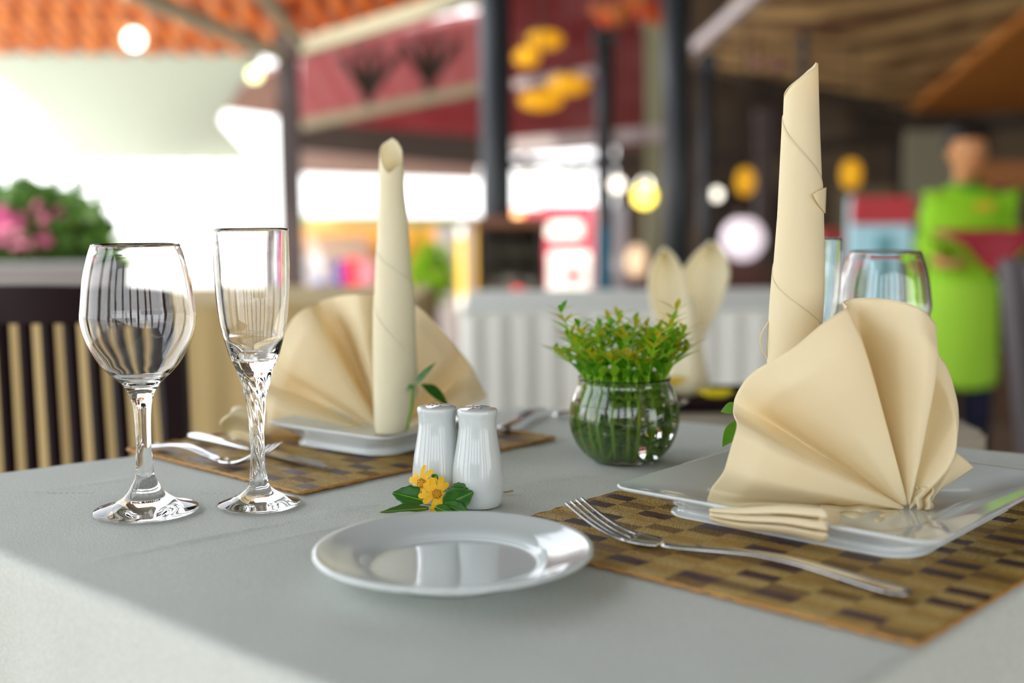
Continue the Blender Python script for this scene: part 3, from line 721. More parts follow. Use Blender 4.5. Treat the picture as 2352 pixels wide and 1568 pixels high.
iff = [(rim[0]-.0005, rim[1]+.0008), (rim[0]-.001, rim[1]-.001)]+[(max(r-.0014, 0), z) for r, z in reversed(of) if rim[1]-.004 > z > zi+.006]+[(.0135, zi+.002), (.011, zi+.0003), (0, zi)]
def twist(a, r, z):
    k = max(0, min(1, (z-.014)/.012))*max(0, min(1, (zi-.004-z)/.015))
    return 1+.10*k*math.cos(7*a+z*260)
def dense(p):
    return p
prof = smoothprof(of, 14)+smoothprof(iff, 6)
o = link('champagne_flute', lathe(prof, 120, twist), glass); o.location = (fx, fy, TZ)
tag(o, 'empty champagne flute with twisted stem beside the round wine glass', 'glass')
wineB = link('wine_glass', bpy.data.meshes['m'].copy() if 0 else lathe(smoothprof(ow, 6)+smoothprof(iw, 6), 96), glass)
pb = at(2034, 578, 1.085); wineB.location = (pb.x, 1.085, TZ); wineB.scale = (1, 1, (pb.z-TZ)/WINE[0][-1][1])
tag(wineB, 'empty wine glass standing behind the front napkin fan', 'glass')
fB = link('champagne_flute', lathe(prof, 96, twist), glass)
pb = at(1862, 549, 1.06); fB.location = (pb.x, 1.06, TZ); fB.scale = (1.0, 1.0, (pb.z-TZ)/of[-1][1])
tag(fB, 'champagne flute mostly hidden behind the tall napkin spire', 'glass')

# ---------------- shakers
def shaker(label, x, y, vtop, vbot, xpx):
    h = at(xpx, vtop, y).z-TZ
    k = h/.0775
    s = y*1.0/F
    P = [(0, 0), (.0145, 0), (.0170, .0012), (.0185, .006), (.0194, .016), (.0194, .022), (.0182, .034), (.0164, .045), (.0148, .055), (.0141, .062), (.0143, .0685), (.0150, .0725), (.0150, .0745), (.0143, .0760), (.0118, .0768), (.006, .0774), (0, .0776)]
    t = thing('salt_shaker', label, 'shaker', (x, y, TZ), 0, 'white porcelain shakers')
    link('body', lathe(smoothprof([(r, z*k) for r, z in P], 6), 64), porc, t)
    hs = []
    for i in range(6):
        a = i*PI/3; r = .0058 if i else 0
        hs.append(ellipsoid((r*math.cos(a), r*math.sin(a), h+(-.0001 if r else .0001)), (.0009, .0009, .0003), 10, 6))
    link('pour_holes', join(hs), dsteel, t)
shaker('white porcelain shaker in front, right of the pair', -.0262, .884, 934, 1165, 1095)
shaker('white porcelain shaker behind the yellow flower, left of the pair', -.0572, .900, 929, 1152, 1004)

# ---------------- bread plate
bp = [(0, .003), (.038, .003), (.040, 0), (.0445, 0), (.0465, .004), (.056, .0065), (.070, .0105), (.0835, .0145), (.0848, .0160), (.0840, .0172), (.0815, .0170), (.070, .0138), (.060, .0115), (.0555, .0098), (.052, .0072), (.046, .0062), (0, .0060)]
o = link('bread_plate', lathe(smoothprof(bp, 4), 128), porc); o.location = (-.0365, .713, TZ)
tag(o, 'small round white bread plate at the front of the table', 'plate')

# ---------------- square plates
def square_plate(label, c_, ang, side=.236):
    def rsq(s, t, cr_):
        hs = side/2*s; r = min(hs*.9, cr_)
        # t in 0..1 around rounded square
        k = t*4; i = int(k) % 4; f = k-int(k)
        # side straight part then quarter arc
        L = 2*(hs-r); A = PI/2*r; tot = L+A; d = f*tot
        if d < L: p = Vector((-hs+r+d, -hs, 0))
        else:
            an = -PI/2+(d-L)/max(r, 1e-6); p = Vector((hs-r+r*math.cos(an), -hs+r+r*math.sin(an), 0))
        for _ in range(i): p = Vector((-p.y, p.x, 0))
        return p
    rows = [(.02, .0075, .02), (.35, .0075, .03), (.56, .0078, .03), (.63, .0095, .03), (.70, .0130, .028), (.82, .0172, .024), (.93, .0203, .020), (.985, .0220, .016), (1.0, .0222, .014), (1.004, .0210, .014), (.998, .0196, .014), (.96, .0180, .016), (.88, .0145, .02), (.80, .0095, .022), (.76, .006, .024), (.765, .0035, .024), (.79, .0022, .024), (.795, .0008, .024), (.785, 0, .024), (.72, 0, .024), (.70, .003, .024), (.3, .003, .02), (.02, .003, .02)]
    rows2 = []
    for a, b in zip(rows, rows[1:]):
        for k in range(2): rows2.append(tuple(a[q]+(b[q]-a[q])*k/2 for q in range(3)))
    rows2.append(rows[-1])
    N = 160; V, Fc = [], []
    for s, z, c4 in rows2:
        for i in range(N):
            p = rsq(s, i/N, c4)
            V.append(Vector((p.x, p.y, z)))
    for j in range(len(rows2)-1):
        for i in range(N): Fc.append((j*N+i, j*N+(i+1) % N, (j+1)*N+(i+1) % N, (j+1)*N+i))
    Fc.append(tuple(range(N))); Fc.append(tuple(range((len(rows2)-1)*N, len(rows2)*N)))
    o = link('square_plate', fixn(pydata('sp', V, Fc)), porc); o.location = (c_[0], c_[1], TZ+.0022); o.rotation_euler = (0, 0, ang)
    return tag(o, label, 'plate')
square_plate('white square plate under the big napkin fan at right', (.235, .850), math.radians(-41.5))
square_plate('smaller white square plate under the napkin fan at left', (-.128, 1.128), math.radians(-36), .150)

# ---------------- woven placemats
def placemat(label, p, ax, ay, lx, ly, seed):
    """woven mat: cells of straw with dark reed rectangles; ax, ay unit directions"""
    rnd = random.Random(seed); cx, cy = .0125, .0262
    nx, ny = int(round(lx/cx)), int(round(ly/cy)); K = 3; K2 = 6
    t = thing('woven_placemat', label, 'placemat', (p[0], p[1], TZ), math.atan2(ax.y, ax.x))
    flip = 1 if ax.cross(ay).z > 0 else -1
    V, Fc, mi = [], [], []; NX = nx*K+1; NY = ny*K2+1
    for j in range(NY):
        for i in range(NX):
            u, v = i/K, j/K2; ci, cj = int(min(u, nx-.01)), int(min(v, ny-.01))
            over = 1 if (ci+cj) % 2 else -1
            z = .0013+.0006*over*math.sin(PI*(u-ci))*math.sin(PI*(v-cj))+rnd.uniform(-.00012, .00012)
            jx = rnd.uniform(-.0009, .0009) if i in (0, NX-1) else 0; jy = rnd.uniform(-.0008, .0008) if j in (0, NY-1) else 0
            V.append((u*cx+jx, flip*(v*cy+jy), z))
    for j in range(NY-1):
        for i in range(NX-1):
            Fc.append((j*NX+i, j*NX+i+1, (j+1)*NX+i+1, (j+1)*NX+i)); ci, cj = i//K, j//K2
            dark = (ci % 4 == 1 and (cj+ci//4) % 2 == 0) or (ci % 4 == 3 and (cj+ci//4) % 5 == 2)
            mi.append(1 if dark else (2 if (ci+cj) % 2 else 0) if (ci*7+cj*13+seed) % 5 else 3)
    me = pydata('mat', V, Fc); o = link('weave', me, [straw, maroon, straw_b, straw_c], t)
    for pgn, k in zip(me.polygons, mi): pgn.material_index = k
    solid(o, .0012, -1)
    lx2, ly2 = nx*cx, ny*cy*flip
    for a, b in (((0, 0), (lx2, 0)), ((lx2, 0), (lx2, ly2)), ((lx2, ly2), (0, ly2)), ((0, ly2), (0, 0))):
        n = 60; pts = [Vector((a[0]+(b[0]-a[0])*k/n, a[1]+(b[1]-a[1])*k/n, .0016+.0004*math.sin(k*1.9))) for k in range(n+1)]
        link('edge_binding', tube(pts, [.0012+.0004*math.sin(k*2.3) for k in range(n+1)], 6), edge_m, t)
    return t
c2 = Vector((-.028, .797, 0))
placemat('woven straw placemat at right under fork and square plate', c2, D1, Vector((.775, -.632, 0)).normalized(), .37, .318, 2)
placemat('woven straw placemat at left under the far square plate', Vector((-.165, .919, 0)), D1, D2, .30, .262, 3)

# ---------------- cutlery
def fork(label, E, S, tip, wd=.0215, th=.0018):
    E, S, tip = Vector(E), Vector(S), Vector(tip)
    t = thing('dinner_fork', label, 'fork', E)
    d = (S-E); hd = Vector((d.x, d.y, 0)).normalized(); sd = Vector((-hd.y, hd.x, 0))
    pts, wr, hr = [], [], []
    for k in range(17):
        q = k/16; p = d*q; p.z += .006*math.sin(PI*q)**2*(1 if q > .1 else 1)+.0022
        pts.append(p); wr.append(lerp([(0, .0075), (.06, .0105), (.2, .0090), (.6, .0052), (.85, .0040), (1, .0055)], q)); hr.append(th)
    V, Fc = [], []
    for p, w_, h in zip(pts, wr, hr):
        V += [p-sd*w_, p-sd*w_*.7+Vector((0, 0, h)), p+sd*w_*.7+Vector((0, 0, h)), p+sd*w_, p+sd*w_*.7-Vector((0, 0, h*.4)), p-sd*w_*.7-Vector((0, 0, h*.4))]
    for i in range(16):
        for k in range(6): Fc.append((i*6+k, i*6+(k+1) % 6, (i+1)*6+(k+1) % 6, (i+1)*6+k))
    Fc += [tuple(range(6)), tuple(range(96, 102))]
    subsurf(link('handle', fixn(pydata('h', V, Fc)), steel, t))
    # head plate
    hl = (tip-S); L = hl.length
    def hz(q): return .0022+(tip.z-S.z)*q**1.6-.004*math.sin(PI*q)
    def hp(q, a): 
        p = d+Vector((hl.x, hl.y, 0))*q+sd*a; p.z = (S.z-E.z)+hz(q)+.0025*(abs(a)/(wd/2))**2*(1-q); return p
    def wq(q): return lerp([(0, .0052), (.12, wd*.42), (.28, wd*.5), (1, wd*.47)], q)
    head = grid(lambda u, v: hp(v*.34, (u-.5)*2*wq(v*.34)), 9, 10)
    solid(link('head', head, steel, t), th)
    for k in range(4):
        a0 = (k-1.5)/1.5*wd*.40
        pts = [hp(.30+.70*q/10, a0*(1+.04*q/10)) for q in range(11)]
        link('tine', tube(pts, [.00195-.0009*(q/10)**2 for q in range(11)], 8, .7), steel, t)
    return t
fork('steel fork lying with raised tines on the right placemat edge', (.222, .651, TZ+.003), (.094, .754, TZ+.003), (.041, .800, TZ+.021))
fork('steel fork on the left placemat behind the flute stem', (-.336, 1.100, TZ+.003), (-.252, 1.028, TZ+.003), (-.200, .993, TZ+.024))
def knife(label, E, tip):
    E, tip = Vector(E), Vector(tip); t = thing('table_knife', label, 'knife', E); d = tip-E; hd = d.normalized(); sd = Vector((-hd.y, hd.x, 0))
    hp_ = [d*.5*k/8+Vector((0, 0, .003)) for k in range(9)]
    subsurf(link('handle', tube(hp_, [.0055, .0068, .0065, .0058, .005, .0046, .0044, .0044, .004], 10, .5), steel, t))
    V, Fc = [], []
    n = 12
    for k in range(n+1):
        q = k/n; p = d*(.49+.51*q)+Vector((0, 0, .003)); w0 = .004; w1 = lerp([(0, .004), (.15, .0105), (.8, .0095), (1, .001)], q)
        V += [p-sd*w0+Vector((0, 0, .0012)), p+sd*w1, p-sd*w0-Vector((0, 0, .0008))]
    for i in range(n):
        for k in range(3): Fc.append((i*3+k, i*3+(k+1) % 3, i*3+3+(k+1) % 3, i*3+3+k))
    Fc += [(0, 1, 2), (n*3, n*3+1, n*3+2)]
    link('blade', fixn(pydata('b', V, Fc)), steel, t, False)
    return t
knife('steel knife on the left placemat reaching behind the flute', (-.312, 1.148, TZ+.003), (-.155, .993, TZ+.003))
a = T(1150, 992); b = T(1243, 950)
knife('dark looking knife at the far end of the left placemat', (a.x, a.y-.02, TZ+.003), (b.x, b.y, TZ+.003))
def spoon(label, E, tip):
    E, tip = Vector(E), Vector(tip); t = thing('table_spoon', label, 'spoon', E); d = tip-E; hd = d.normalized(); sd = Vector((-hd.y, hd.x, 0))
    pts = [d*.72*k/8+Vector((0, 0, .002+.004*math.sin(PI*k/8))) for k in range(9)]
    subsurf(link('handle', tube(pts, [.006, .0075, .006, .0045, .0035, .003, .003, .0032, .004], 10, .4), steel, t))
    L = d.length*.15
    def fn(u, v):
        a = u*2*PI; r = v; return d*.85+hd*math.cos(a)*r*L+sd*math.sin(a)*r*.018+Vector((0, 0, .001+.007*r*r))
    solid(link('bowl', grid(fn, 32, 8, True), steel, t), .0012)
    return t
b = T(1395, 972); a = T(1268, 962)
spoon('steel spoon poking out left of the fish bowl vase', (a.x, a.y, TZ+.001), (a.x+.15, a.y+.06, TZ+.001))

# ---------------- fish bowl vase with greenery
vx, vy = .0975, 1.040
vz = TZ
s_ = vy/F
OV = [(0, .0), (.024, .0), (.028, .0012), (.034, .0055), (.0425, .016), (.0472, .029), (.0482, .038), (.0468, .050), (.0432, .061), (.0405, .067), (.0398, .0705), (.0404, .0735)]
IV = [(.0394, .0742), (.0384, .0725), (.0381, .0700), (.0388, .0665), (.0414, .0600), (.0449, .0495), (.0462, .038), (.0452, .0295), (.0405, .0175), (.032, .0075), (.024, .0040), (0, .0035)]
o = link('fish_bowl_vase', lathe(smoothprof(OV, 5)+smoothprof(IV, 5), 96), glass); o.location = (vx, vy, vz)
tag(o, 'round clear glass fish bowl vase filled with green sprigs', 'vase')
WV = [(0, .00345)]+sorted([(r+.00025 if r > .02 else r, z-.00005) for r, z in smoothprof(IV, 5) if z < .052 and r > .001], key=lambda q: (q[1], q[0]))+[(.0440, .0526), (.0438, .0524), (0, .0522)]
o = link('vase_water', lathe(WV, 96), water); o.location = (vx, vy, vz); tag(o, 'clear water standing in the fish bowl vase', 'water')
def leaf_verts(p, d, n, L, wd, curl=.2):
    """list of verts/faces for one lanceolate leaf"""
    d = d.normalized(); s = d.cross(n).normalized(); nn = s.cross(d)
    V = []; prof = [0, .55, .95, 1, .75, .4, 0]
    for k, w_ in enumerate(prof):
        q = k/6; c_ = p+d*L*q-nn*L*curl*q*q
        V += [c_-s*wd*w_/2+nn*wd*.12*w_, c_, c_+s*wd*w_/2+nn*wd*.12*w_]
    Fc = []
    for k in range(6):
        for i in (0, 1): Fc.append((k*3+i, k*3+i+1, k*3+4+i, k*3+3+i))
    return V, Fc
rnd = random.Random(42)
tips = [(-.055, .0, .130), (-.047, .01, .108), (-.040, -.01, .118), (-.060, .005, .094), (-.034, .02, .104), (-.025, -.012, .116), (-.012, .012, .120), (-.002, -.014, .112), (.010, .015, .118), (.020, -.005, .108),
        (.030, .01, .112), (.038, -.012, .118), (.046, .008, .130), (.052, 0, .112), (.054, -.01, .098), (.0, .03, .106), (-.02, .03, .110), (.022, .03, .114), (.035, .025, .106)]
NT_ = len(tips)
tips += [(t_[0]*.8+rnd.uniform(-.006, .006), -t_[1]+rnd.uniform(-.01, .01), t_[2]-rnd.uniform(.004, .02)) for t_ in tips]
for si, (tx, ty, tz) in enumerate(tips):
    b0 = Vector((-tx*.4+rnd.uniform(-.014, .014), rnd.uniform(-.026, .026), .007+rnd.uniform(0, .004)))
    m1 = Vector((tx*.45, ty*.6, .05))
    if si >= NT_:       # stems that hug the bowl wall
        a_ = si*2.4; b0 = Vector((.027*math.cos(a_), .027*math.sin(a_), .009)); m1 = Vector((.047*math.cos(a_), .047*math.sin(a_), .046)); tx = .045*math.cos(a_); ty = .040*math.sin(a_)
        tp0 = 1
    m2 = Vector((max(-.034, min(.034, tx*.72)), ty*.7, .072)); tp = Vector((tx, ty, tz))
    P = [(b0, m1, m2, tp)]
    cv = []
    for k in range(15):
        q = k/14
        if q < .6:
            e = q/.6; c_ = b0*(1-e)**2+m1*2*e*(1-e)+m2*e*e
        else:
            e = (q-.6)/.4; c_ = m2.lerp(tp, e)+Vector((0, 0, .004*math.sin(PI*e)))
        cv.append(c_)
    root = link('leafy_sprig', tube(cv, [.0018-.0012*k/14 for k in range(15)], 6), leafl)
    root.location = (vx, vy, vz)
    tag(root, 'thin green leafy sprig standing in the fish bowl vase', 'sprig', 'green sprigs in the fish bowl vase')
    V, Fc, mi = [], [], []
    for k in range(1, 15):
        e = k/14
        nl = 2 if 8 <= k < 13 else (3 if k < 8 else 4)
        for q in range(nl):
            a = k*1.9+q*2*PI/nl+rnd.uniform(-.3, .3)
            dd = Vector((math.cos(a), math.sin(a), .9 if k > 8 else .55))
            inside = cv[k].z < .07
            Ls = rnd.uniform(.018, .027) if not inside else rnd.uniform(.014, .022)
            if k in (8, 9, 10) : Ls *= 1.25
            if k >= 13: Ls *= .8
            if inside:
                en = cv[k]+dd.normalized()*Ls; rr = math.hypot(en.x, en.y)
                if rr > .039: dd = Vector((-cv[k].x*15, -cv[k].y*15, 1)); Ls = .012
            v_, f_ = leaf_verts(cv[k], dd, Vector((0, 0, 1)), Ls, Ls*(.235 if not inside else .42), .25); n0 = len(V)
            V += v_; Fc += [tuple(x+n0 for x in f) for f in f_]
            mm = 1 if (k >= 13 and rnd.random() < .45) or (k >= 11 and rnd.random() < .25) else (2 if rnd.random() < (.5 if not inside else .85) else 0)  # more light leaves inside the bowl, their colour makes up for lost light
            mi += [mm]*len(f_)
    me = pydata('leaves', V, Fc); lo = link('leaves', me, [leafg, leafy, leafl], root)
    for pg, k in zip(me.polygons, mi): pg.material_index = k

# ---------------- yellow flowers with leaves by the shakers
fs = thing('yellow_flower_sprig', 'yellow flower sprig with green leaves lying before the white shakers', 'flower', (0, 0, 0))
FY = .862
fs.location = T(1000, 1172)+Vector((0, 0, TZ-.75)); FO = fs.location.copy()
def bloom(cu, cv_, Y, rpx, face, npet, seed):
    rn = random.Random(seed); c_ = at(cu, cv_, Y)-FO; R = rpx/F*Y
    f = Vector(face).normalized(); a = f.cross(Vector((0, 0, 1))).normalized(); b = a.cross(f)
    b = -b if b.z < 0 else b
    V, Fc = [], []
    for k in range(npet):
        an = 2*PI*k/npet+rn.uniform(-.12, .12); L = R*rn.uniform(.88, 1.05); wd = R*.34
        d = a*math.cos(an)+b*math.sin(an); s = f.cross(d)
        for i in range(9):
            q = i/8; w_ = wd*(.35+.65*math.sin(PI*min(1, q*.62+.08)))*(1 if q < .9 else .78); up = f*(R*.10*math.sin(PI*q)-R*.06*q)
            for j in (-1, 0, 1): V.append(c_+d*(R*.18+(L-R*.18)*q+(0 if abs(j) else (.04*R if i == 8 else 0)))+s*w_*.5*j+up+f*R*.03*(1-abs(j))*-1)
        n0 = len(V)-27
        for i in range(8):
            for j in (0, 1): Fc.append((n0+i*3+j, n0+i*3+j+1, n0+i*3+4+j, n0+i*3+3+j))
    o = thing('bloom', None, None, (0, 0, 0)); del_ = None
    o.parent = fs
    pt_ = link('petals', pydata('petals', V, Fc), petal, o)
    bs, dk = [], []
    for k in range(26):
        rr = R*.24*math.sqrt(k/26); an = k*2.4
        bs.append(ellipsoid(c_+(a*math.cos(an)+b*math.sin(an))*rr+f*R*.06, (R*.05, R*.05, R*.05), 8, 6))
    for k in range(13):
        an = k*2*PI/13; rr = R*(.27 if k % 2 else .22)
        dk.append(ellipsoid(c_+(a*math.cos(an)+b*math.sin(an))*rr+f*R*.15, (R*.028, R*.028, R*.03), 6, 4))
    link('disc', join(bs), petal_c, o); link('stamens', join(dk), hair_m, o)
    return c_, f
c1, f1 = bloom(1003, 1134, FY, 41, (.10, -1, .25), 10, 1)
c3, f3 = bloom(970, 1110, FY+.009, 42, (-.6, -.8, .3), 9, 2)
def broadleaf(base, tip, n, wd, bend=.1, m=leafd):
    base, tip, n = Vector(base), Vector(tip), Vector(n).normalized(); d = tip-base; L = d.length; d.normalize(); s = d.cross(n).normalized(); nn = s.cross(d)
    def fn(u, v):
        a = (u-.5)*2; w_ = wd/2*(math.sin(PI*min(1, .04+.93*v)**.8)**.9)*(1+.06*math.sin(v*26))
        return base+d*L*v+s*a*w_+nn*(-bend*L*v*v+abs(a)*w_*.35-.05*L*math.sin(v*9)*abs(a)*.3)
    o = link('leaf', grid(fn, 9, 20), m, fs); solid(o, .0004)
    link('midrib', tube([fn(.5, k/12)+nn*.0003 for k in range(13)], [.0004-.0003*k/12 for k in range(13)], 5), leafl, o)
def fp(u, v, Y): return at(u, v, Y)-FO
broadleaf(fp(975, 1150, FY+.004), fp(901, 1130, FY+.010), (-.1, -.75, .7), .0165, .05)
broadleaf(fp(985, 1168, FY-.004), fp(873, 1174, FY-.012), (0, -.35, 1), .010, .02, mat('leaf_dark_brownish', (.05, .13, .015), .45))
broadleaf(fp(1020, 1160, FY-.002), fp(1086, 1130, FY-.003), (.2, -1, .3), .019, .10)
broadleaf(fp(1035, 1130, FY+.004), fp(1077, 1116, FY+.004), (.1, -1, .5), .010, .05)
broadleaf(fp(1020, 1158, FY-.004), fp(1080, 1182, FY-.010), (.2, -.8, .6), .012, .02)
broadleaf(fp(1000, 1165, FY-.006), fp(1040, 1180, FY-.014), (0, -.6, 1), .010, .02)
broadleaf(fp(995, 1100, FY+.008), fp(1005, 1090, FY+.008), (0, -1, .2), .006, .02)
link('stem', tube([c1-f1*.002, Vector((.004, .004, .004)), Vector((.010, .010, .0022)), fp(1090, 1150, .905)+Vector((0, 0, 0))], .0009, 8), leafl, fs)
link('stem', tube([c3-f3*.002, Vector((-.001, .006, .006)), Vector((.010, .010, .0024))], .0009, 8), leafl, fs)
tw = link('dry_stalk', tube([T(1146, 1128, TZ+.0012), T(1160, 1130, TZ+.0016), T(1178, 1127, TZ+.0012)], .0006, 6), mat('dry_stem', (.35, .25, .05), .7)); tag(tw, 'thin dry stalk tip lying right of the front shaker', 'stalk')

# ================================================================== NAPKINS
def fan(parent, piv, Y, pxs, outline, knots, amp, m, name='fan'):
    """pleated half disc. piv = pixel pivot; outline [(deg from up, left positive, radius px)]; knots [(deg, depth)]"""
    O = parent.location; P0 = at(piv[0], piv[1], Y)
    rt = Vector((1, 0, 0)); up = Vector((0, .05, 1)).normalized()
    k_ = Y/F
    a0, a1 = outline[0][0], outline[-1][0]
    def fn(u, v):
        ph = a0+(a1-a0)*u; R = pch(outline, ph)*k_
        r = (.03+.97*v)
        dep = pch(knots, ph)
        # toward the camera = -Y ; the rim rolls back a little
        fd = max(0, min(1, (r-.66)/.34)); fd = fd*fd*(3-2*fd)
        off = -dep*amp*(r**.9)*(1-(.70 if dep < 0 else .35)*fd)+.010*max(0, r-.86)/.14
        a = math.radians(ph)
        p = P0-rt*math.sin(a)*R*r+up*math.cos(a)*R*r
        return p+Vector((0, off, 0))-O
    o = link(name, grid(fn, 340, 60), m, parent)
    return solid(o, .0013)
def spire(parent, rows, tops, Y, m, name='rolled_spire', x0=None, grow=.0007, zb=.7625):
    """rolled tube; rows [(v, xl, xr)]; tops [(deg, v)] upper edge of the roll as it winds outward"""
    O = parent.location
    zt = [(at(1000, v, Y).z, ((at(l, v, Y).x+at(r, v, Y).x)/2), (r-l)/2/F*Y) for v, l, r in rows]
    zt.sort()
    cx = [(a, b) for a, b, c_ in zt]; rr = [(a, c_) for a, b, c_ in zt]
    tp = [(d, at(1000, v, Y).z) for d, v in tops]; dmax = tops[-1][0]
    n = int(dmax/6)
    def fn(u, v):
        d = dmax*u; z1 = slerp(tp, d) if 0 else lerp(tp, d); z = zb+(z1-zb)*v
        a = math.radians(d); R = lerp(rr, z)-grow*(dmax-d)/360*1.0
        return Vector((lerp(cx, z)+R*math.cos(a), Y+R*math.sin(a), z))-O
    o = link(name, grid(fn, n, 70), m, parent)
    return solid(o, .0010)

nr = thing('fan_napkin', 'large cream napkin folded as fan with tall spire on the right plate', 'napkin', (.277, .83, TZ+.01))
OUT = sorted([(93, 452), (89, 463), (75.6, 449), (62.4, 457), (49.5, 480), (37, 473), (22, 496), (14.4, 503), (6.4, 496), (-.6, 478), (-6, 440), (-11.4, 382), (-18, 339), (-26, 269), (-34, 196), (-41, 130)])
KN = sorted([(93, .0), (89, -.30), (85, -.05), (75, .40), (66, .42), (62.5, .30), (60.6, -.35), (58, -.62), (52, -.30), (44, .10), (34, .34), (24, .40), (18.5, .36), (17.2, .22), (15.8, -.50), (13.5, -.62), (9, -.25), (3, .22), (-3, .42), (-6, .40), (-7.8, -.05), (-11, -.32), (-17, -.20), (-26, .10), (-35, .20), (-41, .10)])
fan(nr, (2086, 1170), .822, 1, OUT, KN, .075, napk)
SR = [(1000, 1764, 1880), (900, 1762, 1882), (800, 1762, 1887), (700, 1768, 1892), (600, 1776, 1894), (500, 1784, 1892), (400, 1789, 1889), (300, 1794, 1885), (230, 1797, 1883), (150, 1799, 1881)]
TR = [(0, 150), (50, 165), (110, 195), (180, 232), (225, 205), (270, 180), (320, 160), (352, 152), (368, 175), (450, 240), (540, 282), (720, 445), (900, 640), (1080, 775), (1200, 850)]
spire(nr, SR, TR, .885, napk)
# small turned corner on the spire
def tab(u, v):
    q = at(1866+u*30, 484-62*v*(1-.3*u)-10*u+8*(1-u), .868-.004*math.sin(PI*u)); q.x -= 0; return q-nr.location
solid(link('turned_corner', grid(lambda u, v: at(1868+27*u+2*v, 445+(45-60*v)*(u**.8)+0*v, .8665+.012*u*u)-nr.location, 8, 8), napk, nr), .001)
# lug at the left of the spire
solid(link('side_loop', grid(lambda u, v: at(1768-22*math.sin(PI*u)-0*v, 735+95*u, .885+.012*v)-nr.location, 16, 4), napk, nr), .001)
# folded roll in front, lying over the plate rim
def roll(u, v, up):
    x = 1630+262*v; a = 2*PI*u; k = min(1, v*5)**.5
    yc = (1176+16*v) if up else (1186+34*v)
    hh = (13+13*v if up else 12+10*v)*(.45+.55*k)
    Y = .784-.052*v-(0 if up else .003)
    return at(x+(10*math.cos(a) if v > .9 else 0), yc+hh*math.sin(a)+3*math.sin(v*7), Y-.010*math.cos(a)*(.5+.5*v))-nr.location
for up in (True, False):
    solid(link('base_roll', grid(lambda u, v: roll(u*.94+.03, v, up), 40, 26), napk, nr), .0014)
solid(link('base_flap', grid(lambda u, v: at(1884+46*u-6*u*v, 1166+66*v+12*u*(1-v)-10*u*v, .733+.050*u-.006*math.sin(PI*v))-nr.location, 16, 16), napk, nr), .0014)
# gathered folds between the roll and the pivot
for kk in range(4):
    def gather(u, v, kk=kk):
        x = 1885+12*kk+(2068-1885-12*kk)*u
        y = (1160+17*kk)*(1-u)+(1168+12*kk)*u+5*math.sin(u*9+kk*2.1)*u+26*v+3*math.sin(u*23+kk)*v
        return at(x, y, .824-.011*kk-.010*math.sin(PI*v)-.004*math.sin(u*16+kk*1.7))-nr.location
    solid(link('gathered_fold', grid(gather, 70, 12), napk, nr), .0016)
# right tail falling behind
def tail(u, v):
    xa, ya = 2168+68*u, 1028+45*u**1.5; xb, yb = 2130+14*u, 1172-40*u
    p = at(xa+(xb-xa)*v, ya+(yb-ya)*v, .865-.03*v-.012*math.sin(PI*u)*(1-.4*v)); return p-nr.location
solid(link('tail', grid(tail, 24, 24), napk, nr), .0014)
def tail2(u, v):
    p = at(2104+36*u+4*math.sin(v*9), 1118+52*v, .818+.004*math.sin(u*9+v*5)); return p-nr.location
solid(link('pleated_foot', grid(tail2, 24, 14), napk, nr), .0013)
# green leaves at its left side
lf = thing('green_leaf_sprig', 'bright green leaf sprig peeking out left of the big napkin fan', 'leaf', at(1700, 1010, .93))
V, Fc = [], []
for (bu, bv, tu, tv, wd) in ((1700, 930, 1655, 945, .010), (1700, 960, 1660, 1028, .013)):
    p = at(bu, bv, .90)-lf.location; q = at(tu, tv, .90)-lf.location
    v_, f_ = leaf_verts(p, q-p, Vector((.2, -1, .4)), (q-p).length, wd, .12); me = pydata('leaf', v_, f_); subsurf(solid(link('leaf', me, mat('leaf_bright', (.16, .42, .02), .45, translucent=.4), lf), .0004))
link('stem', tube([at(1702, 928, .90)-lf.location, at(1708, 1000, .90)-lf.location, at(1712, 1085, .90)-lf.location], .001, 6), leafl, lf)

nl = thing('fan_napkin', 'cream napkin folded as fan with rolled spire on the left plate', 'napkin', (-.119, 1.15, TZ+.01))
OUTL = sorted([(92, 300), (88, 300), (70, 303), (57, 316), (42, 335), (33, 348), (19, 341), (5.5, 332), (-5, 322), (-14, 312), (-29, 278), (-42, 260), (-60, 248), (-69, 254)])
KNL = sorted([(92, .1), (82, .34), (74, .34), (69, .22), (67, -.36), (62, -.40), (54, .0), (45, .30), (35, .36), (29.5, .28), (27.5, -.36), (23, -.40), (16, .05), (9, .30), (3, .2), (0, -.2), (-8, .1), (-22, .26), (-36, .20), (-48, -.18), (-54, -.32), (-62, .0), (-69, .3)])
fan(nl, (886, 1000), 1.165, 1, OUTL, KNL, .09, napk)
SL = [(1000, 862, 930), (940, 858, 945), (900, 857, 960), (800, 856, 958), (700, 857, 954), (600, 861, 946), (500, 864, 939), (450, 866, 932), (400, 867, 930), (345, 869, 928), (315, 871, 926)]
TL = [(0, 352), (60, 322), (90, 314), (150, 330), (190, 348), (240, 385), (270, 398), (300, 385), (340, 372), (420, 420), (540, 565), (720, 655), (850, 660), (900, 680), (1080, 850), (1180, 900)]
spire(nl, SL, TL, 1.118, napk2)
def tailL(u, v):
    return at(612-92*v-10*u*(1-v)+14*v*math.cos(u*2*PI), 940+72*u+6*math.sin(v*6), 1.10-.03*math.sin(u*2*PI)*v+.02*u)-nl.location
solid(link('tail', grid(tailL, 24, 12), napk2, nl), .0018)
lf = thing('green_leaf_sprig', 'dark green leaves tucked behind the left napkin spire', 'leaf', at(945, 890, 1.085))
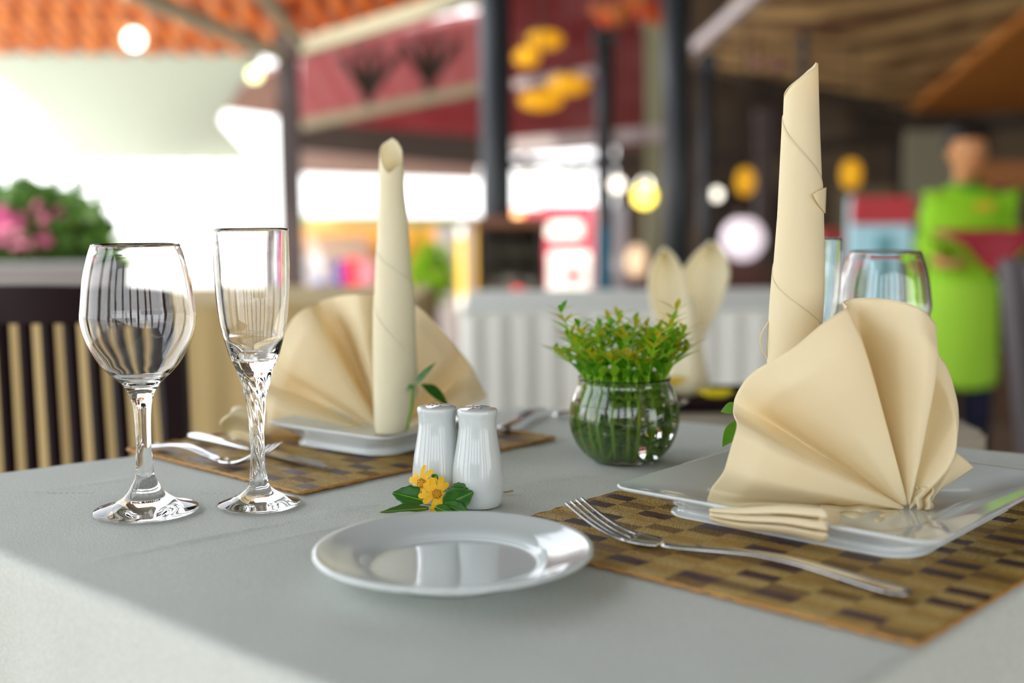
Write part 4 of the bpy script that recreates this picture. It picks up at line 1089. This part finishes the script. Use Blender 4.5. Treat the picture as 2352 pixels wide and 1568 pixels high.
for (bu, bv, tu, tv, wd, cu) in ((948, 890, 998, 828, .008, .1), (965, 882, 1042, 920, .016, .3), (952, 885, 930, 895, .008, .1)):
    p = at(bu, bv, 1.08)-lf.location; q = at(tu, tv, 1.08)-lf.location
    v_, f_ = leaf_verts(p, q-p, Vector((.1, -.6, 1)), (q-p).length, wd, cu); subsurf(solid(link('leaf', pydata('leaf', v_, f_), leafd, lf), .0004))
link('stem', tube([at(948, 890, 1.08)-lf.location, at(945, 940, 1.085)-lf.location, at(935, 985, 1.09)-lf.location], .0012, 6), leafg, lf)

# ================================================================== SLATTED CHAIR
chx = at(130, 700, 1.5).x
sc0 = thing('slatted_chair', 'dark wooden slat-back chair at the left behind the wine glass', 'chair', (at(190, 700, 1.5).x, 1.46, 0))
OC = sc0.location
def railp(u, v, Y): return at(u, v, Y)-OC
def raily(u): return 1.50+.0000010*(u-150)**2*.6
topr = []
N = 30; V, Fc = [], []
for k in range(N+1):
    u = -60+470*k/N; Y = 1.475+.05*((u-170)/240)**2
    vt = 655+.00010*(u-60)**2*1.0; vb = 744-.00006*(u-60)**2
    for (v_, dy) in ((vt, 0), (vt, .022), (vb, .022), (vb, 0)): V.append(at(u, v_, Y)-OC+Vector((0, dy, 0)))
for i in range(N):
    for k in range(4): Fc.append((i*4+k, i*4+(k+1) % 4, i*4+4+(k+1) % 4, i*4+4+k))
Fc += [(0, 1, 2, 3), tuple(range(N*4, N*4+4))]
o = link('top_rail', fixn(pydata('rail', V, Fc)), wood_black, sc0, False)
for k in range(8):
    u = -4+52*k; ub = u+12+.055*u*.8
    Y = 1.475+.05*((u-170)/240)**2
    p = at(u, 740, Y)-OC+Vector((0, .011, 0)); q = at(ub+8, 1085, Y)-OC+Vector((0, .011, 0)); q2 = Vector((q.x+(q.x-p.x)*.1, q.y, .46))
    V_ = bar(p, q2, .011, .017)
    # turn each slat so that two faces show
    me = V_; c_ = (p+q2)/2
    for vtx in me.vertices:
        d = vtx.co-Vector((c_.x, c_.y, 0)); a = .75; x_, y_ = vtx.co.x-(p.x+(q2.x-p.x)*((p.z-vtx.co.z)/(p.z-q2.z))), vtx.co.y-p.y
        vtx.co.x += -x_+x_*math.cos(a)-y_*math.sin(a); vtx.co.y += -y_+x_*math.sin(a)+y_*math.cos(a)
    link('slat', me, wood_black, sc0, False)
for (u, ub) in ((398, 428), (-70, -75)):
    Y = 1.52
    link('stile', bar(at(u, 700, Y)-OC, Vector(((at(ub, 1040, Y)-OC).x, (at(ub, 1040, Y)-OC).y-.02, .0)), .024, .03), wood_black, sc0, False)
sx0 = (at(-70, 900, 1.52)-OC).x; sx1 = (at(415, 900, 1.52)-OC).x
link('seat', box(sx0, -.30 if 0 else .0, .43, sx1, .42 if 0 else .30, .455, .01), wood_black, sc0, False)
for xx in (sx0+.02, sx1-.02): link('leg', bar((xx, .28, 0), (xx, .28, .43), .03), wood_black, sc0, False)
link('lower_rail', bar((sx0, .02, .47), (sx1, .02, .47), .02, .03), wood_black, sc0, False)

# ================================================================== WAITER
PY = 5.0
pz = -.2
pX = at(2232, 500, PY).x
pr = thing('person', 'person in lime green tunic and apron holding a crimson tray', 'person', (pX, PY, pz))
def pp(u, v, dy=0): return at(u, v, PY+dy)-Vector((pX, PY, pz))
hc = pp(2222, 350); shL = pp(2140, 455); shR = pp(2310, 450)
parts = [ellipsoid(hc+Vector((0, 0, .012)), (.073, .088, .095), 24, 16), ellipsoid(hc+Vector((0, -.03, -.055)), (.05, .05, .045)),
         ellipsoid(hc+Vector((0, -.09, -.01)), (.012, .018, .022), 10, 8), ellipsoid(hc+Vector((-.075, .005, 0)), (.012, .02, .03), 10, 8), ellipsoid(hc+Vector((.075, .005, 0)), (.012, .02, .03), 10, 8),
         tube([hc+Vector((0, .02, -.06)), hc+Vector((0, .02, -.16))], .045)]
torso = [(.26+.0, .16, .10), (.0, 0, 0)]
hz = hc.z
cx0 = hc.x
def loft(rings, n=28):
    V, Fc = [], []
    for (x, y, z, a, b) in rings:
        for k in range(n): V.append((x+a*math.cos(2*PI*k/n), y+b*math.sin(2*PI*k/n), z))
    for j in range(len(rings)-1):
        for k in range(n): Fc.append((j*n+k, j*n+(k+1) % n, (j+1)*n+(k+1) % n, (j+1)*n+k))
    Fc += [tuple(range(n)), tuple(range((len(rings)-1)*n, len(rings)*n))]
    return fixn(pydata('loft', V, Fc))
tors = loft([(cx0, .02, hz-.15, .07, .05), (cx0, .02, hz-.19, .15, .08), (cx0, .02, hz-.26, .165, .10), (cx0, .02, hz-.42, .13, .09), (cx0, .02, hz-.55, .12, .09), (cx0, .02, hz-.66, .125, .10), (cx0, .02, hz-.72, .11, .09)])
legs = []
for sx_ in (-1, 1):
    hipx = cx0+sx_*.065
    legs.append(tube([(hipx, .02, hz-.68), (hipx+sx_*.01, .0, hz-.98), (hipx+sx_*.015, .03, .08)], [.075, .052, .036], 16))
    legs.append(ellipsoid((hipx+sx_*.015, -.05, .035), (.04, .11, .034)))
eL = pp(2128, 560, .02); hL = pp(2165, 608, -.22); eR = pp(2338, 560, .0); hR = pp(2318, 590, -.24)
arms = [tube([pp(2150, 440), eL, hL], [.048, .038, .024], 14), tube([pp(2312, 440), eR, hR], [.048, .038, .024], 14)]
fing = []
for h_, sx_ in ((hL, 1), (hR, -1)):
    fing.append(ellipsoid(h_+Vector((sx_*.02, -.03, 0)), (.04, .045, .016)))
    for k, ln in enumerate((.055, .065, .06, .048)):
        b_ = h_+Vector((sx_*.045, -.055+.021*k, .0)); fing.append(tube([b_, b_+Vector((sx_*ln*.5, -.003, .006)), b_+Vector((sx_*ln*.9, 0, -.008))], [.0095, .0085, .007], 8))
    fing.append(tube([h_+Vector((sx_*.01, -.06, .01)), h_+Vector((sx_*.035, -.09, .02)), h_+Vector((sx_*.055, -.085, .022))], [.011, .010, .008], 8))
remesh(link('body', join(parts+[tors]+legs[:1]+legs[2:3]+arms+fing), skin, pr), .008, 4)
for sx_ in (-1, 1):
    e = link('eye', ellipsoid(hc+Vector((sx_*.03, -.078, .012)), (.012, .008, .007), 12, 8), white_m, pr)
    link('pupil', ellipsoid(hc+Vector((sx_*.03, -.085, .012)), (.005, .003, .006), 10, 6), hair_m, e)
link('mouth', ellipsoid(hc+Vector((0, -.083, -.052)), (.022, .006, .006), 12, 6), mat('lips', (.45, .12, .09), .5), pr)
hair = grid(lambda u, v: hc+Vector((.083*math.cos(2*PI*u)*math.sin(v*PI*.62), .012+.096*math.sin(2*PI*u)*math.sin(v*PI*(.62 if math.sin(2*PI*u) > -.3 else .40)), .024+.098*math.cos(v*PI*(.62 if math.sin(2*PI*u) > -.3 else .40)))), 40, 16, True)
solid(link('hair', hair, hair_m, pr), .012)
tun = [loft([(cx0, .02, hz-.135, .062, .058), (cx0, .02, hz-.17, .15, .085), (cx0, .02, hz-.26, .185, .12), (cx0, .02, hz-.42, .145, .115), (cx0-.01, .02, hz-.55, .135, .115), (cx0-.01, .02, hz-.70, .14, .12), (cx0-.01, .02, hz-.80, .145, .12)]),
       tube([pp(2150, 440), eL, hL*.75+eL*.25], [.062, .056, .044], 16), tube([pp(2312, 440), eR, hR*.75+eR*.25], [.062, .056, .044], 16)]
remesh(link('tunic', join(tun), lime, pr), .012, 5)
def apron(u, v):
    a = (-.5+u)*2.2; z = hz-.52-(hz-.52-pp(2200, 868).z)*v; rx = .150+.02*v+.008*math.sin(u*18)*v
    return Vector((cx0+.0-.01*v+rx*math.sin(a), .02-(.128+.02*v)*math.cos(a), z+.03*math.sin(PI*u)*v*-1))
solid(link('apron', grid(apron, 40, 20), mat('apron_lime', (.45, .85, .05), .8), pr), .006)
solid(link('collar', grid(lambda u, v: Vector((cx0+(.060+.02*v)*math.cos(2*PI*u), .02+(.055+.02*v)*math.sin(2*PI*u), hz-.125-.03*v)), 32, 5, True), limeg, pr), .005)
link('badge', box(cx0+.0, -.115, hz-.235, cx0+.075, -.100, hz-.205, .003), yellow_m, pr, False)
for k, sx_ in enumerate((-1, 1)):
    hipx = cx0+sx_*.065
    link('trouser_leg', tube([(hipx, .02, hz-.66), (hipx+sx_*.01, .0, hz-.98), (hipx+sx_*.015, .03, .06)], [.072, .062, .052], 18), navy, pr)
    link('shoe', ellipsoid((hipx+sx_*.015, -.04, .04), (.045, .12, .042)), hair_m, pr)
tr = thing('serving_tray', 'crimson cloth covered tray held by the person in green', 'tray', pp(2262, 560, -.30)+Vector((pX, PY, pz)))
def trf(u, v):
    x = (u-.5)*.36; return Vector((x, .10*(v-.5)*2, .03+.0*x)) 
def trc(u, v):
    x = (u-.5)*.36; y = -.11; z = .055-v*(.13*math.exp(-(x/.10)**2)+.03); return Vector((x, y-.01*math.sin(u*12)*v, z))
link('platter', box(-.18, -.11, .03, .18, .09, .055, .01), crimson, tr, False)
solid(link('cloth_drape', grid(trc, 30, 8), crimson, tr), .004)
